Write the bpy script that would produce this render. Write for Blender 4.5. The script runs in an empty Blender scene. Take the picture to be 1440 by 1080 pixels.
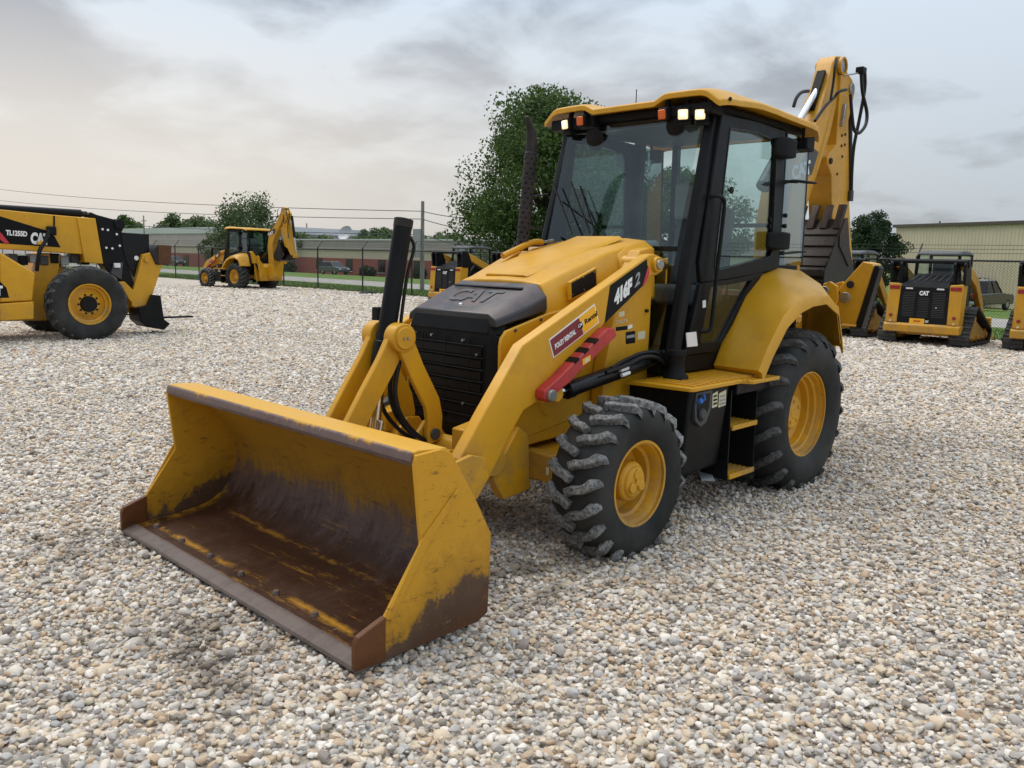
import bpy, math, random
import numpy as np
from mathutils import Vector, Matrix, noise as mnoise
random.seed(7); rng = np.random.default_rng(7)
sc = bpy.context.scene
# ------------------------------------------------------------------ camera
CAM = (6.0497, 3.7273, 1.6941); YAW, PITCH, ROLL, FPX = -2.37873, .149761, .0246466, 1165.0
_f = Vector((math.cos(YAW)*math.cos(PITCH), math.sin(YAW)*math.cos(PITCH), -math.sin(PITCH)))
_r = Vector((math.sin(YAW), -math.cos(YAW), 0)); _u = _r.cross(_f)
RT = _r*math.cos(ROLL)+_u*math.sin(ROLL); UP = -_r*math.sin(ROLL)+_u*math.cos(ROLL); FW = _f
cd = bpy.data.cameras.new('camera'); cam = bpy.data.objects.new('camera', cd); sc.collection.objects.link(cam)
m = Matrix(((RT.x, UP.x, -FW.x, CAM[0]), (RT.y, UP.y, -FW.y, CAM[1]), (RT.z, UP.z, -FW.z, CAM[2]), (0, 0, 0, 1)))
cam.matrix_world = m
cd.sensor_width = 36; cd.lens = FPX/1440*36; cd.clip_start = .05; cd.clip_end = 3000
sc.camera = cam
# ------------------------------------------------------------------ sky and sun (overcast)
SUN_AZ, SUN_EL = math.radians(-80), math.radians(62)      # azimuth from +x
w = bpy.data.worlds.new('World'); sc.world = w; w.use_nodes = True
nt = w.node_tree; nt.nodes.clear(); N = nt.nodes.new; L = nt.links.new
out = N('ShaderNodeOutputWorld'); bg = N('ShaderNodeBackground'); bg.inputs[1].default_value = .1
L(bg.outputs[0], out.inputs[0])
sky = N('ShaderNodeTexSky'); sky.sky_type = 'NISHITA'; sky.sun_disc = False
sky.sun_elevation = SUN_EL; sky.sun_rotation = math.pi/2-SUN_AZ; sky.dust_density = 3.0; sky.air_density = 1.0
tc = N('ShaderNodeTexCoord')
sep = N('ShaderNodeSeparateXYZ'); L(tc.outputs['Generated'], sep.inputs[0])
def wmath(op, a, b=None, c=None, clamp=False):
    n = N('ShaderNodeMath'); n.operation = op; n.use_clamp = clamp
    for i, x in enumerate((a, b, c)):
        if x is None: continue
        if isinstance(x, (int, float)): n.inputs[i].default_value = x
        else: L(x, n.inputs[i])
    return n.outputs[0]
zc = wmath('MAXIMUM', sep.outputs[2], 0.0)
den = wmath('ADD', zc, .24)
cx = wmath('DIVIDE', sep.outputs[0], den); cy = wmath('DIVIDE', sep.outputs[1], den)
comb = N('ShaderNodeCombineXYZ'); L(cx, comb.inputs[0]); L(cy, comb.inputs[1])
def wnoise(scale, detail, rough, off, dist=0.0):
    mp = N('ShaderNodeMapping'); mp.inputs['Location'].default_value = off
    L(comb.outputs[0], mp.inputs[0])
    n = N('ShaderNodeTexNoise'); n.inputs['Scale'].default_value = scale; n.inputs['Detail'].default_value = detail
    n.inputs['Roughness'].default_value = rough; n.inputs['Distortion'].default_value = dist
    L(mp.outputs[0], n.inputs[0]); return n.outputs[0]
big = wnoise(.75, 3, .5, (3.1, 1.7, 0), .3)
fine = wnoise(2.6, 6, .52, (8.0, 2.0, 0), .25)
side = N('ShaderNodeVectorMath'); side.operation = 'DOT_PRODUCT'; L(tc.outputs['Generated'], side.inputs[0]); side.inputs[1].default_value = (math.cos(2.34), math.sin(2.34), 0)
cl = wmath('ADD', wmath('MULTIPLY', big, .42), wmath('MULTIPLY', fine, .58))
cl = wmath('ADD', cl, wmath('MULTIPLY', side.outputs['Value'], .15))          # the overcast thins out towards one side
rmp = N('ShaderNodeValToRGB'); L(cl, rmp.inputs[0])
e = rmp.color_ramp.elements
e[0].position = .40; e[0].color = (.175, .195, .225, 1)
e[1].position = .555; e[1].color = (.395, .445, .495, 1)
for ps, c in ((.455, (.22, .248, .285, 1)), (.50, (.31, .35, .39, 1))):
    x = e.new(ps); x.color = c
# warm light veil low in the sky on the sun's side, fading upward
sdir = N('ShaderNodeVectorMath'); sdir.operation = 'DOT_PRODUCT'; L(tc.outputs['Generated'], sdir.inputs[0])
sdir.inputs[1].default_value = (math.cos(SUN_AZ-.45), math.sin(SUN_AZ-.45), 0)
low = wmath('SUBTRACT', 1.0, wmath('MULTIPLY', zc, 3.6), clamp=True)
warm = wmath('MULTIPLY', wmath('MULTIPLY', wmath('POWER', wmath('MAXIMUM', sdir.outputs['Value'], 0.0), 3.0), low), 1.25, clamp=True)
mw = N('ShaderNodeMixRGB'); L(warm, mw.inputs[0]); L(rmp.outputs[0], mw.inputs[1]); mw.inputs[2].default_value = (.72, .645, .56, 1)
lowm = N('ShaderNodeMixRGB'); L(wmath('MULTIPLY', wmath('POWER', low, 3.0), .5), lowm.inputs[0]); L(mw.outputs[0], lowm.inputs[1]); lowm.inputs[2].default_value = (.425, .475, .515, 1)
sc10 = N('ShaderNodeMixRGB'); sc10.blend_type = 'MULTIPLY'; sc10.inputs[0].default_value = 1; L(lowm.outputs[0], sc10.inputs[1]); sc10.inputs[2].default_value = (10, 10, 10, 1)
mx = N('ShaderNodeMixRGB'); mx.inputs[0].default_value = .9; L(sky.outputs[0], mx.inputs[1]); L(sc10.outputs[0], mx.inputs[2])
over = N('ShaderNodeMixRGB'); over.blend_type = 'MULTIPLY'; over.inputs[0].default_value = 1; L(mx.outputs[0], over.inputs[1])
ovl = wmath('MULTIPLY_ADD', zc, 1.9, .85); L(ovl, over.inputs[2])               # an overcast sky brightens towards the zenith
L(over.outputs[0], bg.inputs[0])
sl = bpy.data.lights.new('sun', 'SUN'); sl.energy = 1.5; sl.angle = math.radians(45); sl.color = (1, .95, .87)
sun = bpy.data.objects.new('sun', sl); sc.collection.objects.link(sun)
sd = Vector((math.cos(SUN_EL)*math.cos(SUN_AZ), math.cos(SUN_EL)*math.sin(SUN_AZ), math.sin(SUN_EL)))
sun.rotation_euler = sd.to_track_quat('Z', 'Y').to_euler(); sun.location = (0, 0, 30)
vs = sc.view_settings; vs.view_transform = 'Standard'; vs.look = 'None'; vs.exposure = .42; vs.gamma = 1; vs.use_curve_mapping = False
sc.cycles.max_bounces = 8; sc.cycles.transparent_max_bounces = 24; sc.cycles.caustics_reflective = False; sc.cycles.caustics_refractive = False
# ------------------------------------------------------------------ helpers
col = sc.collection
def pray(u, v): return FW + RT*((u-720)/FPX) - UP*((v-540)/FPX)
def _hit(u, v, ax, val):
    d = pray(u, v); t = (val-CAM[ax])/d[ax]; return Vector(CAM)+d*t
def PX(u, v, x): return _hit(u, v, 0, x)
def PY(u, v, y): return _hit(u, v, 1, y)
def PZ(u, v, z): return _hit(u, v, 2, z)
def at(u, v, depth): return Vector(CAM)+pray(u, v)*depth
def xz(pts, y): return [(PY(u, v, y).x, PY(u, v, y).z) for u, v in pts]
class MB:
    def __init__(s): s.v = []; s.f = []
    def add(s, vs, fs):
        o = len(s.v); s.v += [tuple(v) for v in vs]; s.f += [tuple(i+o for i in f) for f in fs]; return s
    def box(s, c, d, R=None):
        hx, hy, hz = d[0]/2, d[1]/2, d[2]/2
        P = [Vector((a*hx, b*hy, e_*hz)) for a in (-1, 1) for b in (-1, 1) for e_ in (-1, 1)]
        if R is not None: P = [R @ p for p in P]
        P = [p+Vector(c) for p in P]
        return s.add(P, [(0, 1, 3, 2), (4, 6, 7, 5), (0, 4, 5, 1), (2, 3, 7, 6), (0, 2, 6, 4), (1, 5, 7, 3)])
    def bar(s, a, b, w, h, up=(0, 0, 1)):
        a = Vector(a); b = Vector(b); d = (b-a); l = d.length; d.normalize(); up = Vector(up)
        sd_ = d.cross(up)
        if sd_.length < 1e-5: sd_ = d.cross(Vector((1, 0, 0)))
        sd_.normalize(); u2 = sd_.cross(d)
        R = Matrix((d, sd_, u2)).transposed(); return s.box((a+b)/2, (l, w, h), R)
    def prism(s, poly, axis, lo, hi):
        n = len(poly)
        def mk(p, t):
            return {'y': (p[0], t, p[1]), 'x': (t, p[0], p[1]), 'z': (p[0], p[1], t)}[axis]
        A = [mk(p, lo) for p in poly]; B = [mk(p, hi) for p in poly]
        ar = sum(poly[i][0]*poly[(i+1) % n][1]-poly[(i+1) % n][0]*poly[i][1] for i in range(n))
        sgn = 1 if (ar > 0) else -1
        if axis == 'y': sgn = -sgn
        if hi < lo: sgn = -sgn
        fs = [tuple(range(n))[::-1], tuple(range(n, 2*n))] if sgn > 0 else [tuple(range(n)), tuple(range(n, 2*n))[::-1]]
        for i in range(n):
            j = (i+1) % n; q = (i, j, n+j, n+i); fs.append(q if sgn > 0 else q[::-1])
        return s.add(A+B, fs)
    def cyl(s, a, b, r, r2=None, n=24, cap=True):
        a = Vector(a); b = Vector(b); d = (b-a).normalized(); r2 = r if r2 is None else r2
        x = d.orthogonal().normalized(); y = d.cross(x)
        V = []
        for c, rr in ((a, r), (b, r2)):
            for k in range(n):
                t = 2*math.pi*k/n; V.append(c+x*(rr*math.cos(t))+y*(rr*math.sin(t)))
        F = [(k, (k+1) % n, n+(k+1) % n, n+k) for k in range(n)]
        if cap: F += [tuple(range(n))[::-1], tuple(range(n, 2*n))]
        return s.add(V, F)
    def tube(s, path, r, n=8, smooth=0, cap=True):
        P = [Vector(p) for p in path]
        if smooth:
            Q = []
            for i in range(len(P)-1):
                p0 = P[max(i-1, 0)]; p1 = P[i]; p2 = P[i+1]; p3 = P[min(i+2, len(P)-1)]
                for k in range(smooth):
                    t = k/smooth
                    Q.append(.5*((2*p1)+(-p0+p2)*t+(2*p0-5*p1+4*p2-p3)*t*t+(-p0+3*p1-3*p2+p3)*t**3))
            Q.append(P[-1]); P = Q
        V = []; x = None
        for i, p in enumerate(P):
            d = (P[min(i+1, len(P)-1)]-P[max(i-1, 0)]).normalized()
            if x is None: x = d.orthogonal().normalized()
            else: x = (x-d*x.dot(d)); x = x.normalized() if x.length > 1e-6 else d.orthogonal().normalized()
            y = d.cross(x); rr = r[min(i, len(r)-1)] if isinstance(r, (list, tuple)) else r
            for k in range(n):
                t = 2*math.pi*k/n; V.append(p+x*(rr*math.cos(t))+y*(rr*math.sin(t)))
        F = []
        for i in range(len(P)-1):
            for k in range(n): F.append((i*n+k, i*n+(k+1) % n, (i+1)*n+(k+1) % n, (i+1)*n+k))
        if cap: F += [tuple(range(n))[::-1], tuple(range((len(P)-1)*n, len(P)*n))]
        return s.add(V, F)
    def lathe(s, prof, o, axis=(0, 1, 0), n=48, closed=False):
        o = Vector(o); a = Vector(axis).normalized(); x = a.orthogonal().normalized(); y = a.cross(x); V = []
        for (r, h) in prof:
            for k in range(n):
                t = 2*math.pi*k/n; V.append(o+a*h+x*(r*math.cos(t))+y*(r*math.sin(t)))
        F = []; m_ = len(prof)
        for i in range(m_ if closed else m_-1):
            j = (i+1) % m_
            for k in range(n): F.append((i*n+k, i*n+(k+1) % n, j*n+(k+1) % n, j*n+k))
        return s.add(V, F)
    def loft(s, rings, cap=True, closed=True):
        n = len(rings[0]); V = [p for r in rings for p in r]; F = []
        for i in range(len(rings)-1):
            for k in range(n if closed else n-1):
                F.append((i*n+k, i*n+(k+1) % n, (i+1)*n+(k+1) % n, (i+1)*n+k))
        if cap: F += [tuple(range(n))[::-1], tuple(range((len(rings)-1)*n, len(rings)*n))]
        return s.add(V, F)
    def mirror_y(s):
        o = MB(); o.v = [(a, -b, c) for a, b, c in s.v]; o.f = [f[::-1] for f in s.f]; return o
    def move(s, M_):
        s.v = [tuple(M_ @ Vector(v)) for v in s.v]; return s
    def build(s, name, mat, parent=None, bev=0.0, seg=2, ang=35, flat=False, fixn=True, kind=None):
        me = bpy.data.meshes.new(name); me.from_pydata(s.v, [], s.f); me.update()
        if fixn:
            import bmesh
            bm = bmesh.new(); bm.from_mesh(me); bmesh.ops.recalc_face_normals(bm, faces=bm.faces); bm.to_mesh(me); bm.free()
        if not flat:
            me.shade_smooth(); me.set_sharp_from_angle(angle=math.radians(ang))
        me.materials.append(MAT[mat] if isinstance(mat, str) else mat)
        o = bpy.data.objects.new(name, me); col.objects.link(o)
        if parent is not None:
            o.parent = parent; o.matrix_parent_inverse = PINV.get(parent.name, Matrix())
        if bev > 0:
            b = o.modifiers.new('bevel', 'BEVEL'); b.width = bev; b.segments = seg; b.limit_method = 'ANGLE'; b.angle_limit = math.radians(40)
            b.harden_normals = False
        if kind: o['kind'] = kind
        return o
PINV = {}
def thing(name, label, cat, loc=(0, 0, 0), group=None, rz=0.0):
    o = bpy.data.objects.new(name, None); col.objects.link(o); o.location = loc; o.rotation_euler = (0, 0, rz); o.empty_display_size = .2
    o['label'] = label; o['category'] = cat
    if group: o['group'] = group
    PINV[o.name] = Matrix.Translation(-Vector(loc)) if rz == 0 else Matrix()
    return o
def tag(o, label, cat, group=None):
    o['label'] = label; o['category'] = cat
    if group: o['group'] = group
    return o
def copy_tree(o, parent=None):
    c = o.copy(); col.objects.link(c); c.parent = parent
    if parent is not None: c.matrix_parent_inverse = o.matrix_parent_inverse.copy()
    for ch in list(o.children): copy_tree(ch, c)
    return c
_tcache = {}
def text_geo(txt, bold=0.0, shear=0.0, space=1.0):
    k = (txt, bold, shear, space)
    if k not in _tcache:
        cu = bpy.data.curves.new('lettering', 'FONT'); cu.body = txt; cu.offset = bold; cu.shear = shear; cu.space_character = space
        cu.resolution_u = 3
        ob = bpy.data.objects.new('lettering', cu); col.objects.link(ob)
        dg = bpy.context.evaluated_depsgraph_get(); dg.update()
        me = bpy.data.meshes.new_from_object(ob.evaluated_get(dg))
        V = [tuple(v.co) for v in me.vertices]; F = [tuple(p.vertices) for p in me.polygons]
        bpy.data.objects.remove(ob); bpy.data.curves.remove(cu); bpy.data.meshes.remove(me)
        _tcache[k] = (V, F)
    return _tcache[k]
def text_on(txt, bl, br, tl, mat, parent, name='lettering', bold=.02, shear=0, space=1.0, lift=.002, nrm=None):
    """letters filling the parallelogram with bottom-left, bottom-right and top-left corners"""
    V, F = text_geo(txt, bold, shear, space)
    xs = [v[0] for v in V]; ys = [v[1] for v in V]; x0, x1, y0, y1 = min(xs), max(xs), min(ys), max(ys)
    bl = Vector(bl); U = Vector(br)-bl; W = Vector(tl)-bl; n = U.cross(W).normalized()
    m_ = MB(); m_.add([bl+U*((v[0]-x0)/(x1-x0))+W*((v[1]-y0)/(y1-y0))+n*lift for v in V], F)
    return m_.build(name, mat, parent, fixn=False, flat=True)
def quad_plate(pts, mat, parent, name, lift=.0015, th=.002):
    """thin sticker: polygon of 3D points pushed out along its normal"""
    P = [Vector(p) for p in pts]; n = (P[1]-P[0]).cross(P[-1]-P[0]).normalized()
    m_ = MB(); k = len(P)
    m_.add([p+n*(lift-th) for p in P]+[p+n*lift for p in P], [tuple(range(k))[::-1], tuple(range(k, 2*k))]+[(i, (i+1) % k, k+(i+1) % k, k+i) for i in range(k)])
    return m_.build(name, mat, parent, flat=True)
# ------------------------------------------------------------------ materials
MAT = {}
class NT:
    def __init__(s, name):
        s.m = bpy.data.materials.new(name); s.m.use_nodes = True; s.t = s.m.node_tree; s.t.nodes.clear()
        s.o = s.n('ShaderNodeOutputMaterial'); s.b = s.n('ShaderNodeBsdfPrincipled'); s.l(s.b.outputs[0], s.o.inputs[0])
        s.tc = s.n('ShaderNodeTexCoord'); MAT[name] = s.m
    def n(s, t): return s.t.nodes.new(t)
    def l(s, a, b): s.t.links.new(a, b)
    def set(s, sock, v):
        if isinstance(v, (int, float)): sock.default_value = v
        elif isinstance(v, (tuple, list)): sock.default_value = (*v, 1) if len(v) == 3 and sock.type == 'RGBA' else v
        else: s.l(v, sock)
    def math(s, op, a, b=None, c=None, clamp=False):
        n = s.n('ShaderNodeMath'); n.operation = op; n.use_clamp = clamp
        for i, x in enumerate((a, b, c)):
            if x is not None: s.set(n.inputs[i], x)
        return n.outputs[0]
    def noise(s, scale, detail=4, rough=.55, vec=None, stretch=None, dist=0.0, off=None):
        v = vec if vec is not None else s.tc.outputs['Object']
        if stretch or off:
            mp = s.n('ShaderNodeMapping'); s.l(v, mp.inputs[0])
            if stretch: mp.inputs['Scale'].default_value = stretch
            if off: mp.inputs['Location'].default_value = off
            v = mp.outputs[0]
        n = s.n('ShaderNodeTexNoise'); s.l(v, n.inputs[0]); n.inputs['Scale'].default_value = scale; n.inputs['Detail'].default_value = detail
        n.inputs['Roughness'].default_value = rough; n.inputs['Distortion'].default_value = dist; return n.outputs[0]
    def vor(s, scale, feat='F1', vec=None, rnd=1.0):
        n = s.n('ShaderNodeTexVoronoi'); n.feature = feat; n.inputs['Scale'].default_value = scale; n.inputs['Randomness'].default_value = rnd
        s.l(vec if vec is not None else s.tc.outputs['Object'], n.inputs[0]); return n
    def ramp(s, f, stops, interp='LINEAR'):
        n = s.n('ShaderNodeValToRGB'); s.l(f, n.inputs[0]); cr = n.color_ramp; cr.interpolation = interp
        while len(cr.elements) < len(stops): cr.elements.new(.5)
        for e_, (p, c) in zip(cr.elements, stops): e_.position = p; e_.color = (c, c, c, 1) if isinstance(c, (int, float)) else (*c, 1)
        return n.outputs[0]
    def mix(s, f, a, b, mode='MIX'):
        n = s.n('ShaderNodeMixRGB'); n.blend_type = mode; s.set(n.inputs[0], f); s.set(n.inputs[1], a); s.set(n.inputs[2], b); return n.outputs[0]
    def sepxyz(s, vec=None):
        n = s.n('ShaderNodeSeparateXYZ'); s.l(vec if vec is not None else s.tc.outputs['Object'], n.inputs[0]); return n.outputs
    def bump(s, h, strength=.3, dist=.01):
        n = s.n('ShaderNodeBump'); n.inputs['Strength'].default_value = strength; n.inputs['Distance'].default_value = dist
        s.l(h, n.inputs['Height']); s.l(n.outputs[0], s.b.inputs['Normal'])
    def fin(s, col_, rough=.5, metal=0, spec=.5, coat=0):
        s.set(s.b.inputs['Base Color'], col_); s.set(s.b.inputs['Roughness'], rough); s.set(s.b.inputs['Metallic'], metal)
        s.set(s.b.inputs['Specular IOR Level'], spec); s.b.inputs['Coat Weight'].default_value = coat
        s.b.inputs['Coat Roughness'].default_value = .15; return s.m
def plain(name, c, rough=.5, metal=0, var=.12, vscale=6, bump=0, bscale=60, spec=.5, coat=0):
    k = NT(name); f = k.noise(vscale, 6, .65)
    lo = tuple(x*(1-var) for x in c); hi = tuple(min(1, x*(1+var)) for x in c)
    cc = k.ramp(f, [(.3, lo), (.7, hi)]); r = k.math('MULTIPLY_ADD', k.noise(vscale*2.3, 4), .25, rough-.125)
    if bump: k.bump(k.noise(bscale, 4), bump, .004)
    k.fin(cc, r, metal, spec, coat); return k
def yellow(name, wear=.1, dirt=.3, base=(.62, .312, .011)):
    k = NT(name)
    f = k.noise(1.6, 5, .6); c = k.ramp(f, [(.3, tuple(x*.9 for x in base)), (.7, tuple(x*1.08 for x in base))])
    d = k.ramp(k.noise(3.1, 9, .72, off=(4, 1, 2)), [(.50, 0.0), (.80, dirt)])
    c = k.mix(d, c, (.17, .11, .05))
    st = k.ramp(k.noise(9, 6, .7, stretch=(1, 1, .12), off=(2, 7, 1)), [(.56, 0.0), (.8, dirt*.6)])   # faint run marks
    c = k.mix(st, c, (.25, .15, .05))
    ch = k.ramp(k.noise(26, 8, .72, off=(9, 3, 5)), [(.70-wear*.14, 0.0), (.73-wear*.14, 1.0)])
    zone = k.ramp(k.noise(1.9, 3, .5, off=(1, 8, 3)), [(.52, 0.0), (.66, 1.0)])
    ch = k.math('MULTIPLY', ch, zone)
    c = k.mix(ch, c, (.075, .04, .03))
    bv = k.n('ShaderNodeBevel'); bv.samples = 4; bv.inputs['Radius'].default_value = .010; g_ = k.n('ShaderNodeNewGeometry')
    dt = k.n('ShaderNodeVectorMath'); dt.operation = 'DOT_PRODUCT'; k.l(bv.outputs[0], dt.inputs[0]); k.l(g_.outputs['Normal'], dt.inputs[1])
    eg = k.math('MULTIPLY', k.ramp(dt.outputs['Value'], [(.72, 1.0), (.95, 0.0)]), k.ramp(k.noise(7, 9, .78, off=(3, 2, 8)), [(.56-wear*.14, 0.0), (.60-wear*.12, 1.0)]))
    c = k.mix(k.math('MULTIPLY', eg, .85), c, (.06, .036, .03))                     # paint chipped off along the edges
    r = k.math('ADD', k.math('MULTIPLY_ADD', f, .16, .34), k.math('MULTIPLY', d, .5), clamp=True)
    mud = k.math('MULTIPLY', k.ramp(k.sepxyz()[2], [(.15, 1.0), (.85, 0.0)]), k.ramp(k.noise(4.2, 9, .75, off=(6, 1, 4)), [(.44, 0.0), (.60, .75)]))
    c = k.mix(mud, c, (.21, .155, .095))                                             # mud splashed up low down
    k.bump(k.noise(160, 3), .04, .002)
    k.fin(c, r, 0, .4, .08); return k
yellow('yellow_paint', .12, .36); yellow('yellow_worn', .75, .55); yellow('yellow_old', .25, .45, (.57, .285, .015))
plain('black_paint', (.0075, .008, .009), .4, 0, .3, 5, .05, 90, .16)
plain('black_plastic', (.0095, .010, .011), .55, 0, .3, 4, .12, 220, .14)
plain('black_satin', (.008, .0085, .010), .28, 0, .2, 4, spec=.25)
plain('dark_grey', (.055, .057, .06), .55, 0, .25, 5)
plain('grey_panel', (.30, .31, .32), .5, 0, .1, 3)
plain('seat_fabric', (.10, .105, .115), .8, 0, .15, 8)
plain('hose_rubber', (.010, .010, .011), .45, 0, .3, 12, spec=.25)
plain('chrome', (.62, .63, .64), .16, 1, .05, 8)
plain('steel', (.36, .35, .34), .38, .9, .25, 20, .1, 80)
plain('red_paint', (.44, .034, .032), .45, 0, .18, 9)
plain('decal_red', (.20, .012, .022), .35, 0, .05, 6); plain('decal_orange', (.92, .45, .008), .35, 0, .05, 6)
plain('decal_black', (.006, .006, .007), .4, 0, .1, 6, spec=.15); plain('decal_white', (.82, .82, .80), .4, 0, .03, 6)
plain('decal_cream', (.66, .62, .42), .45, 0, .05, 6); plain('decal_stripe', (.55, .03, .05), .35, 0, .05, 6)
plain('white_paper', (.78, .78, .76), .7, 0, .05, 9)
plain('tank_blue', (.02, .12, .42), .4); plain('amber_lens', (.65, .12, .01), .15, 0, .05, 9); plain('red_lens', (.28, .012, .014), .25)
plain('white_lens', (.75, .76, .76), .2); plain('concrete', (.36, .35, .33), .85, 0, .15, 3)
# nose cap: black paint rubbed to brown primer on top
k = NT('nose_cap'); s3 = k.sepxyz()
f = k.noise(4.5, 8, .68, dist=.4)
rub = k.ramp(f, [(.38, 0.0), (.56, .9)])
nrm = k.n('ShaderNodeNewGeometry'); nz = k.sepxyz(nrm.outputs['Normal'])[2]
rub = k.math('MULTIPLY', rub, k.ramp(nz, [(.55, 0.0), (.9, 1.0)]))
c = k.mix(rub, (.02, .02, .023), (.095, .058, .052)); c = k.mix(k.ramp(k.noise(60, 4, .6), [(.68, 0.0), (.74, .35)]), c, (.22, .2, .2))
k.bump(k.noise(40, 4), .08, .004); k.fin(c, k.math('MULTIPLY_ADD', f, .25, .22), 0, .5)
# rusty perforated heat shield
k = NT('burnt_steel'); f = k.noise(9, 8, .7)
k.bump(k.noise(70, 4), .1, .003); k.fin(k.ramp(f, [(.3, (.018, .017, .017)), (.55, (.032, .028, .027)), (.75, (.06, .043, .036))]), .55, .2, .25)
# loader bucket: paint wearing through to brown steel
def bucket_mat(name, stops, zlo, zhi, scratch, amp=.34, slope=0.0, seams=False):
    """paint wearing through to brown steel; stops run from the bottom (0) to the top (1)"""
    k = NT(name); x, y, z = k.sepxyz()
    h = k.math('DIVIDE', k.math('SUBTRACT', k.math('ADD', z, k.math('MULTIPLY', k.math('SUBTRACT', x, 3.78), slope)), zlo), zhi-zlo)
    n1 = k.noise(2.6, 10, .70, dist=.6); n2 = k.noise(11, 9, .75, off=(3, 3, 3)); n3 = k.noise(5, 10, .8, stretch=(.6, 7, .6), off=(1, 4, 2))
    t = k.math('ADD', h, k.math('MULTIPLY', k.math('SUBTRACT', n1, .5), amp*3.0)); t = k.math('ADD', t, k.math('MULTIPLY', k.math('SUBTRACT', n2, .5), amp*1.8))
    t = k.math('ADD', t, k.math('MULTIPLY', k.math('SUBTRACT', n3, .5), amp*2.2), clamp=True)
    c = k.ramp(t, stops)
    if scratch:
        s1 = k.ramp(k.noise(4, 12, .85, stretch=(2.5, .22, 2.5), off=(1, 2, 9)), [(.555, 0.0), (.60, scratch)]); c = k.mix(s1, c, (.40, .19, .018))
        s2 = k.ramp(k.noise(6, 12, .85, stretch=(.5, 9, .5), off=(7, 2, 3)), [(.57, 0.0), (.62, scratch*.7)]); c = k.mix(s2, c, (.035, .02, .015))
        s3 = k.ramp(k.noise(9, 12, .85, stretch=(1, .5, 3), off=(2, 5, 3)), [(.56, 0.0), (.60, .6)]); c = k.mix(s3, c, (.05, .028, .02))
    d = k.ramp(k.noise(34, 8, .8, off=(5, 2, 1)), [(.60, 0.0), (.66, .5)]); c = k.mix(d, c, (.045, .028, .022))
    sp = k.ramp(k.noise(17, 6, .8, stretch=(.25, 2.2, .6), off=(2, 6, 4)), [(.655, 0.0), (.68, .55)]); c = k.mix(sp, c, (.40, .37, .34))
    if seams:                                        # weld lines and edges where paint survives on the floor
        fl = k.ramp(z, [(.10, 1.0), (.20, 0.0)])
        for x0, wd in ((3.72, .022), (4.075, .03)):
            ln = k.math('SUBTRACT', 1.0, k.math('DIVIDE', k.math('ABSOLUTE', k.math('SUBTRACT', k.math('ADD', x, k.math('MULTIPLY', k.math('SUBTRACT', n2, .5), .05)), x0)), wd), clamp=True)
            c = k.mix(k.math('MULTIPLY', k.math('MULTIPLY', ln, fl), k.ramp(k.noise(3.1, 8, .75, stretch=(1, .7, 1), off=(x0, 0, 1)), [(.47, 0.0), (.56, 1.0)])), c, (.40, .19, .016))
        en = k.ramp(k.math('ABSOLUTE', y), [(.0, 0.0), (.93, 0.0), (1.0, 0.0)])
        ed_ = k.math('MULTIPLY', k.ramp(k.math('DIVIDE', k.math('ABSOLUTE', y), 1.17), [(.90, 0.0), (.965, 1.0)]), k.ramp(k.noise(5, 8, .75, off=(4, 9, 2)), [(.44, 0.0), (.53, 1.0)]))
        c = k.mix(ed_, c, (.42, .20, .018))
    k.bump(k.math('ADD', k.noise(18, 7, .7), k.math('MULTIPLY', t, .5)), .3, .006)
    k.fin(c, k.math('MULTIPLY_ADD', n1, .6, .14), 0, .25); return k
bucket_mat('bucket_shell', [(.0, (.036, .013, .006)), (.12, (.050, .019, .008)), (.19, (.065, .030, .018)), (.26, (.10, .062, .052)), (.38, (.145, .092, .070)), (.45, (.28, .14, .022)), (.62, (.38, .19, .018)), (1, (.40, .20, .018))], .06, .88, .55, .20, 0.0, True)
bucket_mat('bucket_side', [(.0, (.10, .042, .020)), (.10, (.085, .048, .030)), (.19, (.105, .062, .038)), (.24, (.40, .20, .018)), (.42, (.56, .285, .022)), (1, (.60, .30, .02))], .04, .92, .25, .16, .42)
bucket_mat('bucket_edge', [(0, (.085, .062, .052)), (.5, (.15, .115, .10)), (1, (.10, .07, .06))], 0, .2, .0, .5)
bucket_mat('bucket_corner', [(0, (.075, .028, .011)), (.5, (.13, .050, .017)), (1, (.10, .042, .02))], 0, .3, .15, .5)
bucket_mat('bucket_top', [(0, (.60, .32, .03)), (.6, (.62, .33, .035)), (1, (.28, .165, .05))], .84, .98, .0, .3)
bucket_mat('bucket_lip', [(0, (.13, .088, .082)), (.7, (.17, .118, .11)), (.78, (.42, .22, .03)), (1, (.52, .27, .03))], .84, .93, .2, .7)
bucket_mat('dig_bucket', [(0, (.012, .010, .009)), (.5, (.022, .017, .015)), (.75, (.038, .025, .019)), (1, (.075, .038, .023))], 1.3, 2.5, .0, .5)
# tyres
k = NT('tyre_rubber'); f = k.noise(5, 6, .65)
du = k.ramp(k.noise(2.2, 5, .6, off=(3, 1, 1)), [(.38, 0.0), (.68, .55)])
c = k.mix(du, k.ramp(f, [(.3, (.011, .0125, .0125)), (.7, (.022, .024, .024))]), (.075, .072, .066))
k.bump(k.noise(120, 3), .1, .003); k.fin(c, .62, 0, .18)
k = NT('tread_rubber'); f = k.noise(48, 6, .8)
g = k.ramp(k.noise(3.5, 4, .6), [(.35, .3), (.7, 1.0)])
c = k.mix(k.math('MULTIPLY', k.ramp(f, [(.38, 0.0), (.60, 1.0)]), g), (.035, .036, .037), (.36, .355, .34))
k.bump(f, .35, .004); k.fin(c, .8, 0, .25)
k = NT('tread_dark'); f = k.noise(30, 6, .75)
k.bump(f, .3, .004); k.fin(k.ramp(f, [(.38, (.018, .019, .02)), (.68, (.13, .127, .12))]), .7, 0, .3)
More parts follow.
